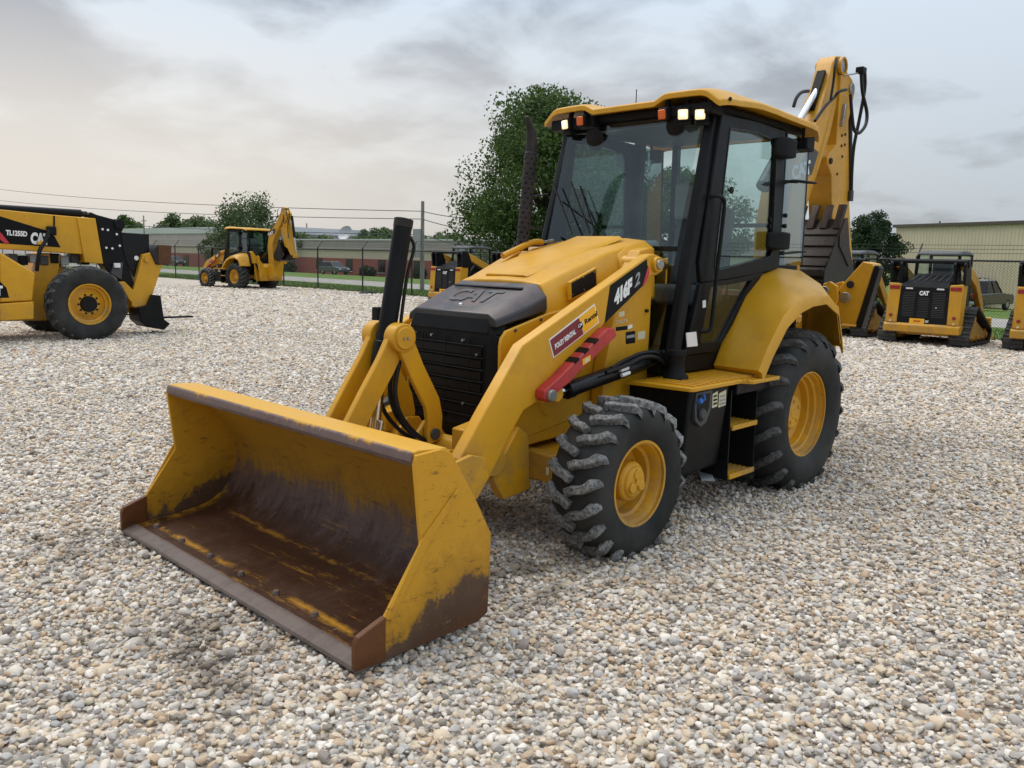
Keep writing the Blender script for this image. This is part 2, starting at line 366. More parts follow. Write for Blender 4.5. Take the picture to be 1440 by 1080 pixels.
# glass, thin panes
def glass(name, tint, refl=1.0, rough=.0):
    k = NT(name); k.t.nodes.remove(k.b)
    tr = k.n('ShaderNodeBsdfTransparent'); tr.inputs[0].default_value = (*tint, 1)
    gl = k.n('ShaderNodeBsdfGlossy'); gl.inputs['Color'].default_value = (.95, 1.0, 1.0, 1); gl.inputs['Roughness'].default_value = rough
    geo_ = k.n('ShaderNodeNewGeometry'); dp = k.n('ShaderNodeVectorMath'); dp.operation = 'DOT_PRODUCT'; k.l(geo_.outputs['Incoming'], dp.inputs[0]); k.l(geo_.outputs['Normal'], dp.inputs[1])
    fz = k.math('MULTIPLY_ADD', k.math('POWER', k.math('SUBTRACT', 1.0, k.math('ABSOLUTE', dp.outputs['Value']), clamp=True), 5.0), .95, .045)
    mx_ = k.n('ShaderNodeMixShader'); k.l(k.math('MULTIPLY', fz, refl, clamp=True), mx_.inputs[0]); k.l(tr.outputs[0], mx_.inputs[1]); k.l(gl.outputs[0], mx_.inputs[2])
    k.l(mx_.outputs[0], k.o.inputs[0])
glass('cab_glass', (.84, .91, .895), 1.2); glass('quarter_glass', (.55, .63, .63), 3.0); glass('car_glass', (.12, .13, .14), 1.3)
def emis(name, c, st):
    k = NT(name); k.fin(c, .3); k.b.inputs['Emission Color'].default_value = (*c, 1); k.b.inputs['Emission Strength'].default_value = st
emis('lit_lamp', (1.0, .76, .44), .62); emis('lit_bulb', (1.0, .86, .6), 2.2)
# gravel stones (one tint per stone) and the ground between and beyond them
def stone_cols(k, r):
    return k.ramp(r, [(0, (.60, .545, .475)), (.14, (.66, .54, .405)), (.27, (.45, .41, .37)), (.40, (.72, .645, .55)), (.52, (.53, .395, .275)), (.62, (.48, .455, .425)), (.72, (.78, .72, .64)), (.84, (.29, .25, .215)), (.91, (.62, .52, .39))], 'CONSTANT')
k = NT('stone'); oi = k.n('ShaderNodeObjectInfo')
c = stone_cols(k, oi.outputs['Random']); v = k.math('MULTIPLY_ADD', k.noise(9, 5, .65), .5, .72)
hs = k.n('ShaderNodeHueSaturation'); k.l(c, hs.inputs['Color']); k.l(v, hs.inputs['Value']); hs.inputs['Saturation'].default_value = 1.05
geo = k.n('ShaderNodeNewGeometry')
wetn = k.n('ShaderNodeTexNoise'); wetn.inputs['Scale'].default_value = .9; wetn.inputs['Detail'].default_value = 5; k.l(geo.outputs['Position'], wetn.inputs[0])
c = k.mix(k.ramp(wetn.outputs[0], [(.56, 0.0), (.72, .22)]), hs.outputs[0], (.22, .175, .13))
sp_ = k.sepxyz(geo.outputs['Position'])
def blob(x0, y0, rx_, ry_):
    return k.math('SUBTRACT', 1.0, k.math('ADD', k.math('POWER', k.math('DIVIDE', k.math('SUBTRACT', sp_[0], x0), rx_), 2.0), k.math('POWER', k.math('DIVIDE', k.math('SUBTRACT', sp_[1], y0), ry_), 2.0)), clamp=True)
soil = k.math('ADD', k.math('ADD', blob(4.55, .55, .35, .75), blob(4.45, -1.15, .35, .5)), blob(3.0, .95, .6, .5), clamp=True)
wet2 = k.n('ShaderNodeTexNoise'); wet2.inputs['Scale'].default_value = 5.5; wet2.inputs['Detail'].default_value = 5; k.l(geo.outputs['Position'], wet2.inputs[0])
c = k.mix(k.math('MULTIPLY', k.ramp(wet2.outputs[0], [(.42, 0.0), (.6, .8)]), soil), c, (.13, .098, .07))   # damp soil stirred up round the bucket
k.bump(k.noise(40, 4), .35, .004); k.fin(c, .8, 0, .3)
k = NT('gravel_ground'); geo = k.n('ShaderNodeNewGeometry'); pos = geo.outputs['Position']
vo = k.vor(26, 'F1', pos); se = k.sepxyz(vo.outputs['Color'])
c = stone_cols(k, se[0]); big = k.noise(.35, 4, .6, vec=pos)
c = k.mix(k.ramp(vo.outputs['Distance'], [(.5, 0.0), (.9, .5)]), c, (.20, .165, .13))
c = k.mix(.40, c, (.62, .54, .445))
c = k.mix(k.ramp(k.noise(2.6, 8, .8, vec=pos), [(.42, .35), (.58, 0.0)]), c, (.33, .275, .22))
c = k.mix(k.ramp(big, [(.35, .22), (.6, 0.0)]), c, (.24, .20, .16))
k.bump(k.math('SUBTRACT', 1.0, vo.outputs['Distance']), 1.0, .03); k.fin(c, .85, 0, .3)
k = NT('grass'); geo = k.n('ShaderNodeNewGeometry'); pos = geo.outputs['Position']
c = k.ramp(k.noise(.5, 8, .75, vec=pos), [(.35, (.085, .15, .03)), (.5, (.115, .19, .038)), (.65, (.16, .215, .06))])
k.bump(k.noise(9, 5, .8, vec=pos), .8, .1); k.fin(c, .9, 0, .2)
k = NT('grass_blade'); geo = k.n('ShaderNodeNewGeometry')
k.fin(k.ramp(geo.outputs['Random Per Island'], [(0, (.075, .14, .026)), (.6, (.115, .19, .038)), (1, (.19, .22, .07))]), .7, 0, .25)
k = NT('road'); geo = k.n('ShaderNodeNewGeometry'); pos = geo.outputs['Position']
k.fin(k.ramp(k.noise(.7, 7, .7, vec=pos), [(.3, (.30, .28, .255)), (.7, (.38, .36, .33))]), .9, 0, .2)
def leafmat(name, lo, mid, hi):
    k = NT(name); geo = k.n('ShaderNodeNewGeometry')
    f = k.math('ADD', k.math('MULTIPLY', geo.outputs['Random Per Island'], .55), k.math('MULTIPLY', k.noise(.9, 4, .6), .45))
    c = k.ramp(f, [(.2, lo), (.5, mid), (.8, hi)]); k.fin(c, .55, 0, .3)
    tr = k.n('ShaderNodeBsdfTranslucent'); k.l(c, tr.inputs[0]); ms = k.n('ShaderNodeMixShader'); ms.inputs[0].default_value = .3
    k.l(k.b.outputs[0], ms.inputs[1]); k.l(tr.outputs[0], ms.inputs[2]); k.l(ms.outputs[0], k.o.inputs[0])
leafmat('leaf_maple', (.032, .065, .014), (.06, .112, .024), (.105, .165, .038))
leafmat('leaf_dark', (.015, .034, .012), (.026, .054, .018), (.045, .08, .026))
leafmat('leaf_mid', (.055, .09, .034), (.085, .13, .048), (.125, .17, .066))  # green lightened to paint slight haze onto the distant trees
leafmat('leaf_pale', (.075, .10, .045), (.11, .145, .06), (.17, .195, .085))
k = NT('bark'); k.bump(k.noise(14, 6, .7, stretch=(1, 1, .2)), .6, .03); k.fin(k.ramp(k.noise(5, 6, .7, stretch=(1, 1, .2)), [(.3, (.045, .035, .026)), (.7, (.10, .08, .06))]), .9)
plain('pole_wood', (.27, .25, .225), .85, 0, .2, 3); plain('galvanised', (.36, .37, .38), .5, .4, .12, 6); plain('wire', (.05, .05, .055), .6)
plain('fence_black', (.018, .018, .019), .55); plain('chain_wire', (.035, .035, .036), .5)
def brick(name, c1, c2, mortar, sc_):
    k = NT(name); b = k.n('ShaderNodeTexBrick'); k.l(k.tc.outputs['Object'], b.inputs[0])
    mp = k.n('ShaderNodeMapping'); mp.inputs['Rotation'].default_value = (math.pi/2, 0, math.pi/2); k.l(k.tc.outputs['Object'], mp.inputs[0]); k.l(mp.outputs[0], b.inputs[0])
    b.inputs['Scale'].default_value = sc_; b.inputs['Color1'].default_value = (*c1, 1); b.inputs['Color2'].default_value = (*c2, 1); b.inputs['Mortar'].default_value = (*mortar, 1)
    c = k.mix(.3, b.outputs[0], k.ramp(k.noise(.6, 5), [(.3, c1), (.7, c2)])); k.fin(c, .9)
brick('red_brick', (.33, .070, .055), (.28, .058, .048), (.32, .11, .09), 4)
brick('tan_block', (.62, .53, .41), (.58, .49, .38), (.56, .48, .37), 3)
plain('tan_metal', (.74, .64, .47), .55, .1, .06, .5); plain('roof_grey', (.46, .385, .385), .6, .1, .08, .8); plain('trim_light', (.55, .56, .57), .6)
plain('roof_trim', (.10, .085, .065), .6); plain('window_dark', (.012, .014, .016), .12)
plain('car_dark', (.016, .017, .02), .25, .2, .1, 2, coat=.6); plain('car_grey', (.075, .085, .10), .28, .3, .1, 2, coat=.6); plain('truck_green', (.007, .008, .008), .25, .2, .1, 2, coat=.6)
# ------------------------------------------------------------------ ground, grass, road, gravel
FX = -16.6                                    # the fence line runs along y at this x
def ground_z(x):
    """flat yard, then a gentle fall beyond the fence"""
    if x > FX-.6: return 0.0
    t = (FX-.6-x)
    return -.28*min(t/9, 1)-1.45*max(0, min((t-20)/45, 1))
def strip(name, x0, x1, mat, dz, nx, y0=-420, y1=260):
    xs = np.linspace(x0, x1, nx+1); m_ = MB()
    V = []; F = []
    ys = np.linspace(y0, y1, 69)
    for x in xs:
        for y in ys: V.append((x, y, ground_z(x)+dz))
    ny = len(ys)
    for i in range(nx):
        for j in range(ny-1): F.append((i*ny+j, i*ny+j+1, (i+1)*ny+j+1, (i+1)*ny+j))
    m_.add(V, F); o = m_.build(name, mat); o['kind'] = 'structure'; return o
g = strip('ground', -900, 260, 'grass', -.012, 290); g['label'] = 'green ground reaching to the horizon beyond the yard'
y_ = strip('gravel_yard', FX-.15, 120, 'gravel_ground', .012, 40, -300, 200); y_['label'] = 'pale gravel surface of the equipment yard'
r_ = strip('road', -33, -26, 'road', .006, 6); r_['label'] = 'pale road running beyond the fence'
# pebble prototypes
peb = bpy.data.collections.new('pebble_shapes')
import bmesh
for i in range(14):
    bm = bmesh.new(); bmesh.ops.create_icosphere(bm, subdivisions=2, radius=1)
    ax = Vector((1, random.uniform(.62, .95), random.uniform(.42, .72))); off = Vector((i*7.3, i*3.1, 0))
    cuts = [(Vector((random.gauss(0, 1), random.gauss(0, 1), random.gauss(0, 1))).normalized(), random.uniform(.52, .82)) for _ in range(8)]
    for v in bm.verts:
        d = v.co.normalized(); r = 1+.16*mnoise.noise(d*1.3+off)+.06*mnoise.noise(d*3+off)
        p_ = d*r
        for n_, h_ in cuts:
            q = p_.dot(n_)
            if q > h_: p_ = p_-n_*(q-h_)*.92
        v.co = Vector((p_.x*ax.x, p_.y*ax.y, p_.z*ax.z))
    me = bpy.data.meshes.new('pebble'); bm.to_mesh(me); bm.free(); me.shade_smooth(); me.set_sharp_from_angle(angle=math.radians(38)); me.materials.append(MAT['stone'])
    peb.objects.link(bpy.data.objects.new('pebble', me))
# jittered grid of stone positions in front of and around the camera's view
def sector(cell, r0, r1, half):
    n = int(r1/cell)+1
    gx, gy = np.meshgrid(np.arange(-n, n+1)*cell, np.arange(-n, n+1)*cell); P = np.stack([gx.ravel(), gy.ravel()], 1)
    P += rng.uniform(-.5, .5, P.shape)*cell*1.15
    d = np.hypot(P[:, 0], P[:, 1]); a = np.arctan2(P[:, 1], P[:, 0])-YAW; a = (a+np.pi) % (2*np.pi)-np.pi
    k_ = (d > r0) & (d < r1) & (np.abs(a) < half); P = P[k_]+np.array(CAM[:2]); return P[P[:, 0] > FX+.1]
bands = [(sector(.0250, 1.0, 6.5, 1.15), .0165), (sector(.0295, 6.5, 11, .92), .0188), (sector(.039, 11, 18, .78), .0245), (sector(.060, 18, 30, .70), .035), (sector(.095, 30, 44, .66), .05)]
V = []; S = []
for P, s0 in bands:
    z = rng.uniform(.010, .024, len(P)); V.append(np.column_stack([P, z])); S.append(s0*np.exp(rng.normal(0, .30, len(P))))
    k_ = rng.random(len(P)) < .16; n = int(k_.sum()); V.append(np.column_stack([P[k_]+rng.uniform(-.01, .01, (n, 2)), rng.uniform(.028, .040, n)])); S.append(s0*1.08*np.exp(rng.normal(0, .25, n)))
V = np.concatenate(V); S = np.concatenate(S)
# lower stones where wheels and bucket press in is not needed: they overlap softly
me = bpy.data.meshes.new('gravel'); me.vertices.add(len(V)); me.vertices.foreach_set('co', V.astype(np.float32).ravel())
at_ = me.attributes.new('size', 'FLOAT', 'POINT'); at_.data.foreach_set('value', S.astype(np.float32)); me.update()
gv = bpy.data.objects.new('gravel', me); col.objects.link(gv); gv['kind'] = 'stuff'; gv['label'] = 'loose beige and grey gravel stones covering the yard'; gv['category'] = 'gravel'
ng = bpy.data.node_groups.new('gravel_scatter', 'GeometryNodeTree')
ng.interface.new_socket('Geometry', in_out='INPUT', socket_type='NodeSocketGeometry'); ng.interface.new_socket('Geometry', in_out='OUTPUT', socket_type='NodeSocketGeometry')
gi = ng.nodes.new('NodeGroupInput'); go = ng.nodes.new('NodeGroupOutput'); iop = ng.nodes.new('GeometryNodeInstanceOnPoints')
ci = ng.nodes.new('GeometryNodeCollectionInfo'); ci.inputs['Collection'].default_value = peb; ci.inputs['Separate Children'].default_value = True; ci.inputs['Reset Children'].default_value = True
m2p = ng.nodes.new('GeometryNodeMeshToPoints')
rv = ng.nodes.new('FunctionNodeRandomValue'); rv.data_type = 'FLOAT_VECTOR'; rv.inputs[0].default_value = (-.45, -.45, 0); rv.inputs[1].default_value = (.45, .45, 6.283)
ri = ng.nodes.new('FunctionNodeRandomValue'); ri.data_type = 'INT'; ri.inputs[4].default_value = 0; ri.inputs[5].default_value = 13; ri.inputs['Seed'].default_value = 5
na = ng.nodes.new('GeometryNodeInputNamedAttribute'); na.data_type = 'FLOAT'; na.inputs[0].default_value = 'size'
lk = ng.links.new
lk(gi.outputs[0], m2p.inputs[0]); lk(m2p.outputs[0], iop.inputs['Points']); lk(ci.outputs[0], iop.inputs['Instance']); iop.inputs['Pick Instance'].default_value = True
lk(ri.outputs[2], iop.inputs['Instance Index']); lk(rv.outputs[0], iop.inputs['Rotation']); lk(na.outputs[0], iop.inputs['Scale']); lk(iop.outputs[0], go.inputs[0])
gm = gv.modifiers.new('scatter', 'NODES'); gm.node_group = ng
print('stones', len(V))
# ------------------------------------------------------------------ backhoe loader
BH = thing('backhoe_loader', 'yellow backhoe loader with worn front bucket lowered on the gravel and work lamps lit', 'backhoe loader')
def part(mb, name, mat, bev=.006, parent=None, **k): return mb.build(name, mat, parent or BH, bev, **k)
def holder(name, parent):
    o = bpy.data.objects.new(name, None); col.objects.link(o); o.parent = parent; o.matrix_parent_inverse = PINV.get(parent.name, Matrix()); return o
# ---- wheels
def lugs(c, rows, n, path, wid, rtop, rbase):
    m_ = MB()
    for row in rows:
        for i in range(n):
            th0 = 2*math.pi*(i+(.5 if row < 0 else 0))/n
            pts = [(s*row, th0+a/rtop(.0)) for s, a in path]
            ring = []
            for j, (s, th) in enumerate(pts):
                p0 = pts[max(j-1, 0)]; p1 = pts[min(j+1, len(pts)-1)]
                ds = p1[0]-p0[0]; da = (p1[1]-p0[1])*rtop(0); l = math.hypot(ds, da); nx, ny = -da/l, ds/l
                wj = wid*(1.25 if j == len(pts)-2 else 1.0)*random.uniform(.94, 1.06)
                q = []
                for sgn, kind, k in ((-1, 0, 1.18), (-1, 1, .86), (1, 1, .86), (1, 0, 1.18)):
                    ss = s+nx*wj/2*sgn*k; tt = th+ny*wj/2*sgn*k/rtop(0)
                    r = rtop(abs(s)) if kind else rbase(abs(s))-.006
                    q.append((c[0]+r*math.cos(tt), c[1]+ss, c[2]+r*math.sin(tt)))
                ring.append(q)
            m_.loft(ring)
    return m_
def wheel(name, c, side, tyre_prof, rim_prof, lug, hubs, tread_mat, parent=None, tilt=0.0):
    H = holder(name, parent or BH); c = Vector(c); O = (0, 0, 0)
    def place(mb):
        if side < 0: mb = mb.mirror_y()
        return mb.move(Matrix.Translation(c) @ Matrix.Rotation(tilt, 4, 'Z'))
    place(MB().lathe(tyre_prof, O, (0, 1, 0), 72)).build('tyre', 'tyre_rubber', H, ang=50)
    place(lug(O)).build('tread', tread_mat, H, .004, 1)
    place(MB().lathe(rim_prof, O, (0, 1, 0), 64, closed=True)).build('rim', 'yellow_paint', H, 0, ang=30)
    place(hubs(O)).build('hub', 'yellow_paint', H, .004, ang=30)
    return H
def sym(half): return [(r, -h) for r, h in half]+[(r, h) for r, h in half[::-1]]
FR, FHZ, RR, RHZ = .487, .44, .648, .58
def grow(p, r0, k): return [(r if r < r0 else r0+(r-r0)*k, h) for r, h in p]
ft_prof = sym([(.240, .115), (.246, .150), (.262, .163), (.305, .176), (.350, .181), (.392, .174), (.425, .150), (.440, .10), (.445, .05), (.446, .005)]); ft_prof = grow(ft_prof, .27, 1.02)
def f_top(s): return FR-.014*(min(s, .15)/.15)**2-(max(0, s-.15)/.03)*.055
def f_base(s): return .449-.016*(min(s, .15)/.15)**2-(max(0, s-.15)/.03)*.045
f_lug = lambda O: lugs(O, (1, -1), 20, [(-.012, 0), (.03, .022), (.075, .030), (.118, .052), (.152, .085), (.176, .098)], .049, f_top, f_base)
f_rim = [(.236, .156), (.252, .158), (.256, .150), (.250, .140), (.228, .134), (.219, .112), (.213, .072), (.196, .062), (.190, .020), (.184, -.004), (.09, -.012), (.09, -.03), (.20, -.03), (.235, .05), (.243, .13)]
def f_hub(O):
    m_ = MB().lathe([(.0, .128), (.072, .128), (.088, .120), (.094, .104), (.108, .100), (.117, .088), (.119, -.02)], O, (0, 1, 0), 40)
    for k in range(3):
        t = math.radians(90+120*k); m_.cyl((.047*math.cos(t), .12, .047*math.sin(t)), (.047*math.cos(t), .139, .047*math.sin(t)), .033, .030, 20)
    m_.cyl((0, .12, 0), (0, .142, 0), .02, n=12)
    for k in range(8):
        t = 2*math.pi*(k+.3)/8; m_.cyl((.152*math.cos(t), -.005, .152*math.sin(t)), (.152*math.cos(t), .02, .152*math.sin(t)), .012, n=6)
    return m_
rt_prof = sym([(.316, .15), (.326, .205), (.35, .222), (.42, .245), (.48, .250), (.535, .238), (.575, .205), (.592, .15), (.598, .07), (.600, .005)]); rt_prof = grow(rt_prof, .35, 1.02)
def r_top(s): return RR-.022*(min(s, .2)/.2)**2-(max(0, s-.2)/.05)*.07
def r_base(s): return .604-.02*(min(s, .2)/.2)**2-(max(0, s-.2)/.05)*.06
r_lug = lambda O: lugs(O, (1, -1), 19, [(-.015, 0), (.05, .035), (.115, .085), (.175, .120), (.215, .150), (.247, .165)], .058, r_top, r_base)
r_rim = [(.318, .204), (.334, .206), (.340, .197), (.333, .184), (.308, .176), (.300, .140), (.283, .132), (.279, .095), (.262, .086), (.256, .035), (.225, .012), (.10, .0), (.10, -.03), (.28, -.02), (.318, .12)]
def r_hub(O):
    m_ = MB().lathe([(0, .102), (.045, .102), (.05, .095), (.118, .095), (.130, .085), (.134, .0)], O, (0, 1, 0), 40)
    for k in range(5):
        t = 2*math.pi*(k+.2)/5; m_.cyl((.085*math.cos(t), .09, .085*math.sin(t)), (.085*math.cos(t), .106, .085*math.sin(t)), .013, n=8)
    for k in range(10):
        t = 2*math.pi*(k+.5)/10; m_.cyl((.19*math.cos(t), .0, .19*math.sin(t)), (.19*math.cos(t), .03, .19*math.sin(t)), .014, n=6)
    return m_
for s in (1, -1):
    wheel('front_wheel', (2.2, .93*s, FHZ), s, ft_prof, f_rim, f_lug, f_hub, 'tread_rubber')
    wheel('rear_wheel', (0, .858*s, RHZ), s, rt_prof, r_rim, r_lug, r_hub, 'tread_dark')
# ---- loader bucket
BW = 1.17
prof_in = [(3.915, .858), (3.80, .815), (3.70, .745), (3.615, .66), (3.555, .565), (3.522, .46), (3.52, .36), (3.548, .27), (3.60, .195), (3.68, .14), (3.78, .112), (3.95, .094), (4.17, .079)]
def offs(p, d):
    o = []
    for i, (x, z) in enumerate(p):
        a = p[max(i-1, 0)]; b = p[min(i+1, len(p)-1)]; tx, tz = b[0]-a[0], b[1]-a[1]; l = math.hypot(tx, tz); o.append((x+tz/l*d, z-tx/l*d))
    return o
po = offs(prof_in, .022)
if po[5][0] > prof_in[5][0]: po = offs(prof_in, -.022)
BK = part(MB().prism(prof_in+po[::-1], 'y', -BW+.018, BW-.018), 'loader_bucket', 'bucket_shell', .003, ang=30)
side = [(3.938, .852), (3.928, .890), (3.79, .897), (3.735, .874), (3.593, .647), (3.486, .46), (3.498, .085), (3.56, .058), (4.10, .054), (4.10, .222), (3.90, .50)]
for s in (1, -1):
    part(MB().prism(side, 'y', s*(BW-.02), s*BW), 'side_plate', 'bucket_side', .004, BK)
    part(MB().prism([(4.085, .243), (4.12, .232), (4.222, .197), (4.236, .165), (4.236, .058), (4.085, .050)], 'y', s*(BW-.026), s*(BW+.005)), 'corner_cutter', 'bucket_corner', .005, BK)
    # raised wear strip along the slanted front edge
    part(MB().prism([(3.685, .70), (3.70, .715), (3.905, .525), (4.085, .235), (4.06, .215), (3.87, .49)], 'y', s*(BW-.001), s*(BW+.009)), 'wear_strip', 'bucket_side', .003, BK)
part(MB().prism([(4.235, .050), (4.228, .068), (4.172, .082), (4.16, .084), (4.10, .066), (4.12, .047)], 'y', -BW-.004, BW+.004), 'cutting_edge', 'bucket_edge', .004, BK)
part(MB().prism([(3.735, .868), (3.745, .893), (3.90, .905), (3.925, .900), (3.925, .868), (3.89, .86)], 'y', -BW+.021, BW-.021), 'top_flange', 'bucket_top', .004, BK)
part(MB().prism([(3.9255, .902), (3.938, .896), (3.943, .862), (3.930, .838), (3.912, .842), (3.9255, .866)], 'y', -BW+.021, BW-.021), 'upper_lip', 'bucket_lip', .006, BK, seg=3)
for i in range(7):
    y0 = -BW+.17+i*(2*BW-.34)/6
    part(MB().cyl((4.095, y0, .082), (4.093, y0, .104), .020, .015, 8), 'plow_bolt', 'bucket_edge', .002, BK)
for s in (1, -1):     # hinge brackets behind the bucket
    for yy in (.50, .665):
        part(MB().prism([(3.512, .30), (3.10, .44), (3.02, .54), (3.05, .65), (3.15, .68), (3.555, .60), (3.495, .46)], 'y', s*yy-.015, s*yy+.015), 'hinge_plate', 'yellow_worn', .004, BK)
    part(MB().prism([(3.585, .655), (3.50, .60), (3.46, .68), (3.50, .76), (3.655, .75)], 'y', s*.125-.012, s*.125+.012), 'link_bracket', 'yellow_worn', .004, BK)
# ---- lift arms
AY0, AY1 = .545, .625
arm_px = [(914, 358), (920, 357), (931, 362), (935, 371), (932, 381), (924, 387), (915, 388), (850, 455), (841, 468), (783, 525), (787, 540), (786, 553), (779, 563), (768, 566), (755, 566), (737, 577), (720, 607), (687, 675), (667, 697), (655, 685), (646, 647), (682, 580), (735, 486)]
arm = xz(arm_px, AY1); AP = PY(922, 372, AY1); BP = PY(668.5, 663, AY1); CP = PY(776, 553, AY1)
ARMS = []
for s in (1, -1):
    a = part(MB().prism(arm, 'y', s*AY0, s*AY1), 'lift_arm', 'yellow_paint', .007); ARMS.append(a)
    part(MB().cyl((BP.x, s*(AY1-.01), BP.z), (BP.x, s*(AY1+.028), BP.z), .066, .060, 36), 'pin_cap', 'yellow_paint', .005, a)
    part(MB().cyl((AP.x, s*(AY1-.01), AP.z), (AP.x, s*(AY1+.028), AP.z), .052, .050, 28), 'pin_boss', 'yellow_paint', .005, a)
    part(MB().cyl((AP.x, s*(AY1+.02), AP.z), (AP.x, s*(AY1+.042), AP.z), .034, .031, 24), 'pin', 'steel', .004, a)
    part(MB().cyl((CP.x, s*(AY1-.01), CP.z), (CP.x, s*(AY1+.05), CP.z), .048, .046, 28), 'cylinder_boss', 'yellow_paint', .005, a)
    # inner lower gusset leading to the cross tube
    g_px = [(728, 600), (742, 611), (743, 670), (745, 687), (707, 702), (691, 672)]
    part(MB().prism(xz(g_px, .50), 'y', s*.44, s*.51), 'gusset', 'yellow_worn', .006)
part(MB().cyl((2.84, -AY0, .57), (2.84, AY0, .57), .085, n=32), 'cross_tube', 'yellow_paint', .004)
# decals on the near arm
A0 = ARMS[0]; DY = AY1+.0005
def D(u, v): return PY(u, v, DY)
quad_plate([D(850, 455), D(903.5, 402), D(910.5, 376), D(909.5, 364.5), D(858, 401.5)], 'decal_black', A0, 'model_decal')
quad_plate([D(903.5, 403.5), D(909, 396), D(913, 384), D(911.2, 373)], 'decal_stripe', A0, 'stripe_decal', .0025)
text_on('416F', D(863.5, 431.5), D(889.5, 410), D(862.3, 409), 'decal_white', A0, 'model_lettering', .065, .15, .92, .0035)
text_on('2', D(891.8, 405), D(899.5, 398.5), D(891.8, 387), 'grey_panel', A0, 'model_lettering', .03, .15, 1, .0035)
quad_plate([D(771.5, 477.5), D(778, 503.5), D(842.3, 453.5), D(836, 427)], 'decal_white', A0, 'rental_decal', .0018)
quad_plate([D(773, 478.5), D(779, 501.5), D(820, 469.5), D(813.5, 447)], 'decal_red', A0, 'rental_decal', .0032)
quad_plate([D(814, 446.6), D(820.5, 469), D(841, 452.8), D(835.2, 429.5)], 'decal_orange', A0, 'rental_decal', .0032)
text_on('FOLEY RENTAL', D(780.5, 491.5), D(809.5, 469), D(778.8, 484.5), 'decal_white', A0, 'rental_lettering', .045, .1, .95, .0045)
c0 = D(816, 457.5); part(MB().cyl((c0.x, DY, c0.z), (c0.x, DY+.0045, c0.z), .021, n=24), 'rental_decal', 'decal_black', 0, A0)
text_on('CAT', D(812.3, 461.5), D(820, 455.5), D(811.8, 456.8), 'decal_white', A0, 'rental_lettering', .04, 0, 1, .0065)
text_on('Rental', D(822.5, 456.5), D(839.5, 443.5), D(821, 449.5), 'decal_black', A0, 'rental_lettering', .03, 0, 1, .0045)
# ---- bucket linkage (levers, links, tilt cylinder)
LP = Vector((3.168, .15, 1.246)); VP = PY(611, 610, .14)
def capsule_poly(pts, w):
    """band of width w along a polyline in (x,z)"""
    a = offs(pts, w/2); b = offs(pts, -w/2); return a+b[::-1]
for s in (1, -1):
    lk_ = part(MB().prism(capsule_poly([(LP.x-.005, LP.z+.02), (3.255, 1.10), (3.37, .93), (3.48, .76), (3.52, .69)], .130), 'y', s*.062, s*.105), 'link_bar', 'yellow_paint', .006)
    part(MB().cyl((LP.x, s*.060, LP.z), (LP.x, s*.146, LP.z), .083, .081, 36), 'pin_boss', 'yellow_paint', .006, lk_)
    part(MB().cyl((LP.x, s*.142, LP.z), (LP.x, s*.158, LP.z), .064, .062, 32), 'pin_cap', 'yellow_paint', .004, lk_)
    for dx in (-.014, .014): part(MB().cyl((LP.x+dx, s*.157, LP.z), (LP.x+dx, s*.164, LP.z), .008, n=10), 'bolt', 'steel', 0, lk_)
    lv = part(MB().prism(capsule_poly([(LP.x, LP.z), (3.075, 1.06), (2.955, .86), (2.935, .77), (VP.x, VP.z), (VP.x-.01, VP.z-.05)], .112), 'y', s*.107, s*.143), 'lever', 'yellow_paint', .006)
    part(MB().cyl((VP.x, s*.10, VP.z), (VP.x, s*.158, VP.z), .034, n=24), 'lever_pin', 'dark_grey', .004, lv)
    part(MB().prism([(2.76, .58), (2.80, .50), (3.02, .56), (3.03, .68), (2.97, .75), (2.88, .74)], 'y', s*.066, s*.096), 'tube_bracket', 'yellow_worn', .005)
tc0 = Vector((3.20, 0, 1.17)); tc1 = PY(568, 309, 0)
TCY = part(MB().cyl(tc0, tc1, .052, n=40), 'tilt_cylinder', 'black_paint', .004)
dirc = (tc1-tc0).normalized()
part(MB().cyl(tc0-dirc*.10, tc0+dirc*.05, .062, n=36), 'cylinder_gland', 'black_paint', .006, TCY)
part(MB().cyl(tc1-dirc*.045, tc1+dirc*.004, .0545, n=40), 'end_ring', 'burnt_steel', .003, TCY)
part(MB().cyl(tc0-dirc*.08, Vector((3.30, 0, .45)), .030, n=24), 'piston_rod', 'chrome', .002, TCY)
part(MB().cyl((LP.x, -.10, LP.z), (LP.x, .10, LP.z), .045, n=24), 'trunnion', 'dark_grey', .003, TCY)
part(MB().tube([tc1-dirc*.10+Vector((-.04, .03, 0)), tc1-dirc*.16+Vector((-.075, .035, 0)), tc1-dirc*.32+Vector((-.06, .03, 0)), tc0+dirc*.1+Vector((-.07, .03, 0)), tc0+Vector((-.10, .02, -.05))], .010, 8, 5), 'hydraulic_line', 'hose_rubber', 0, TCY)
for i, (yy, rr, mt) in enumerate(((.09, .014, 'hose_rubber'), (.045, .013, 'hose_rubber'), (-.06, .013, 'hose_rubber'))):
    part(MB().tube([(3.16, yy, 1.12), (3.20, yy+.01, .95), (3.16, yy+.02, .80), (3.04, yy+.03, .67), (2.93, yy+.02, .62)], rr, 8, 6), 'hydraulic_hose', mt, 0)
part(MB().cyl((3.33, .06, .50), (3.26, .055, .78), .018, n=16), 'guide_rod', 'chrome', .002)
part(MB().box((2.80, -.565, 1.30), (.09, .06, .14)), 'lamp_bracket', 'black_plastic', .008)
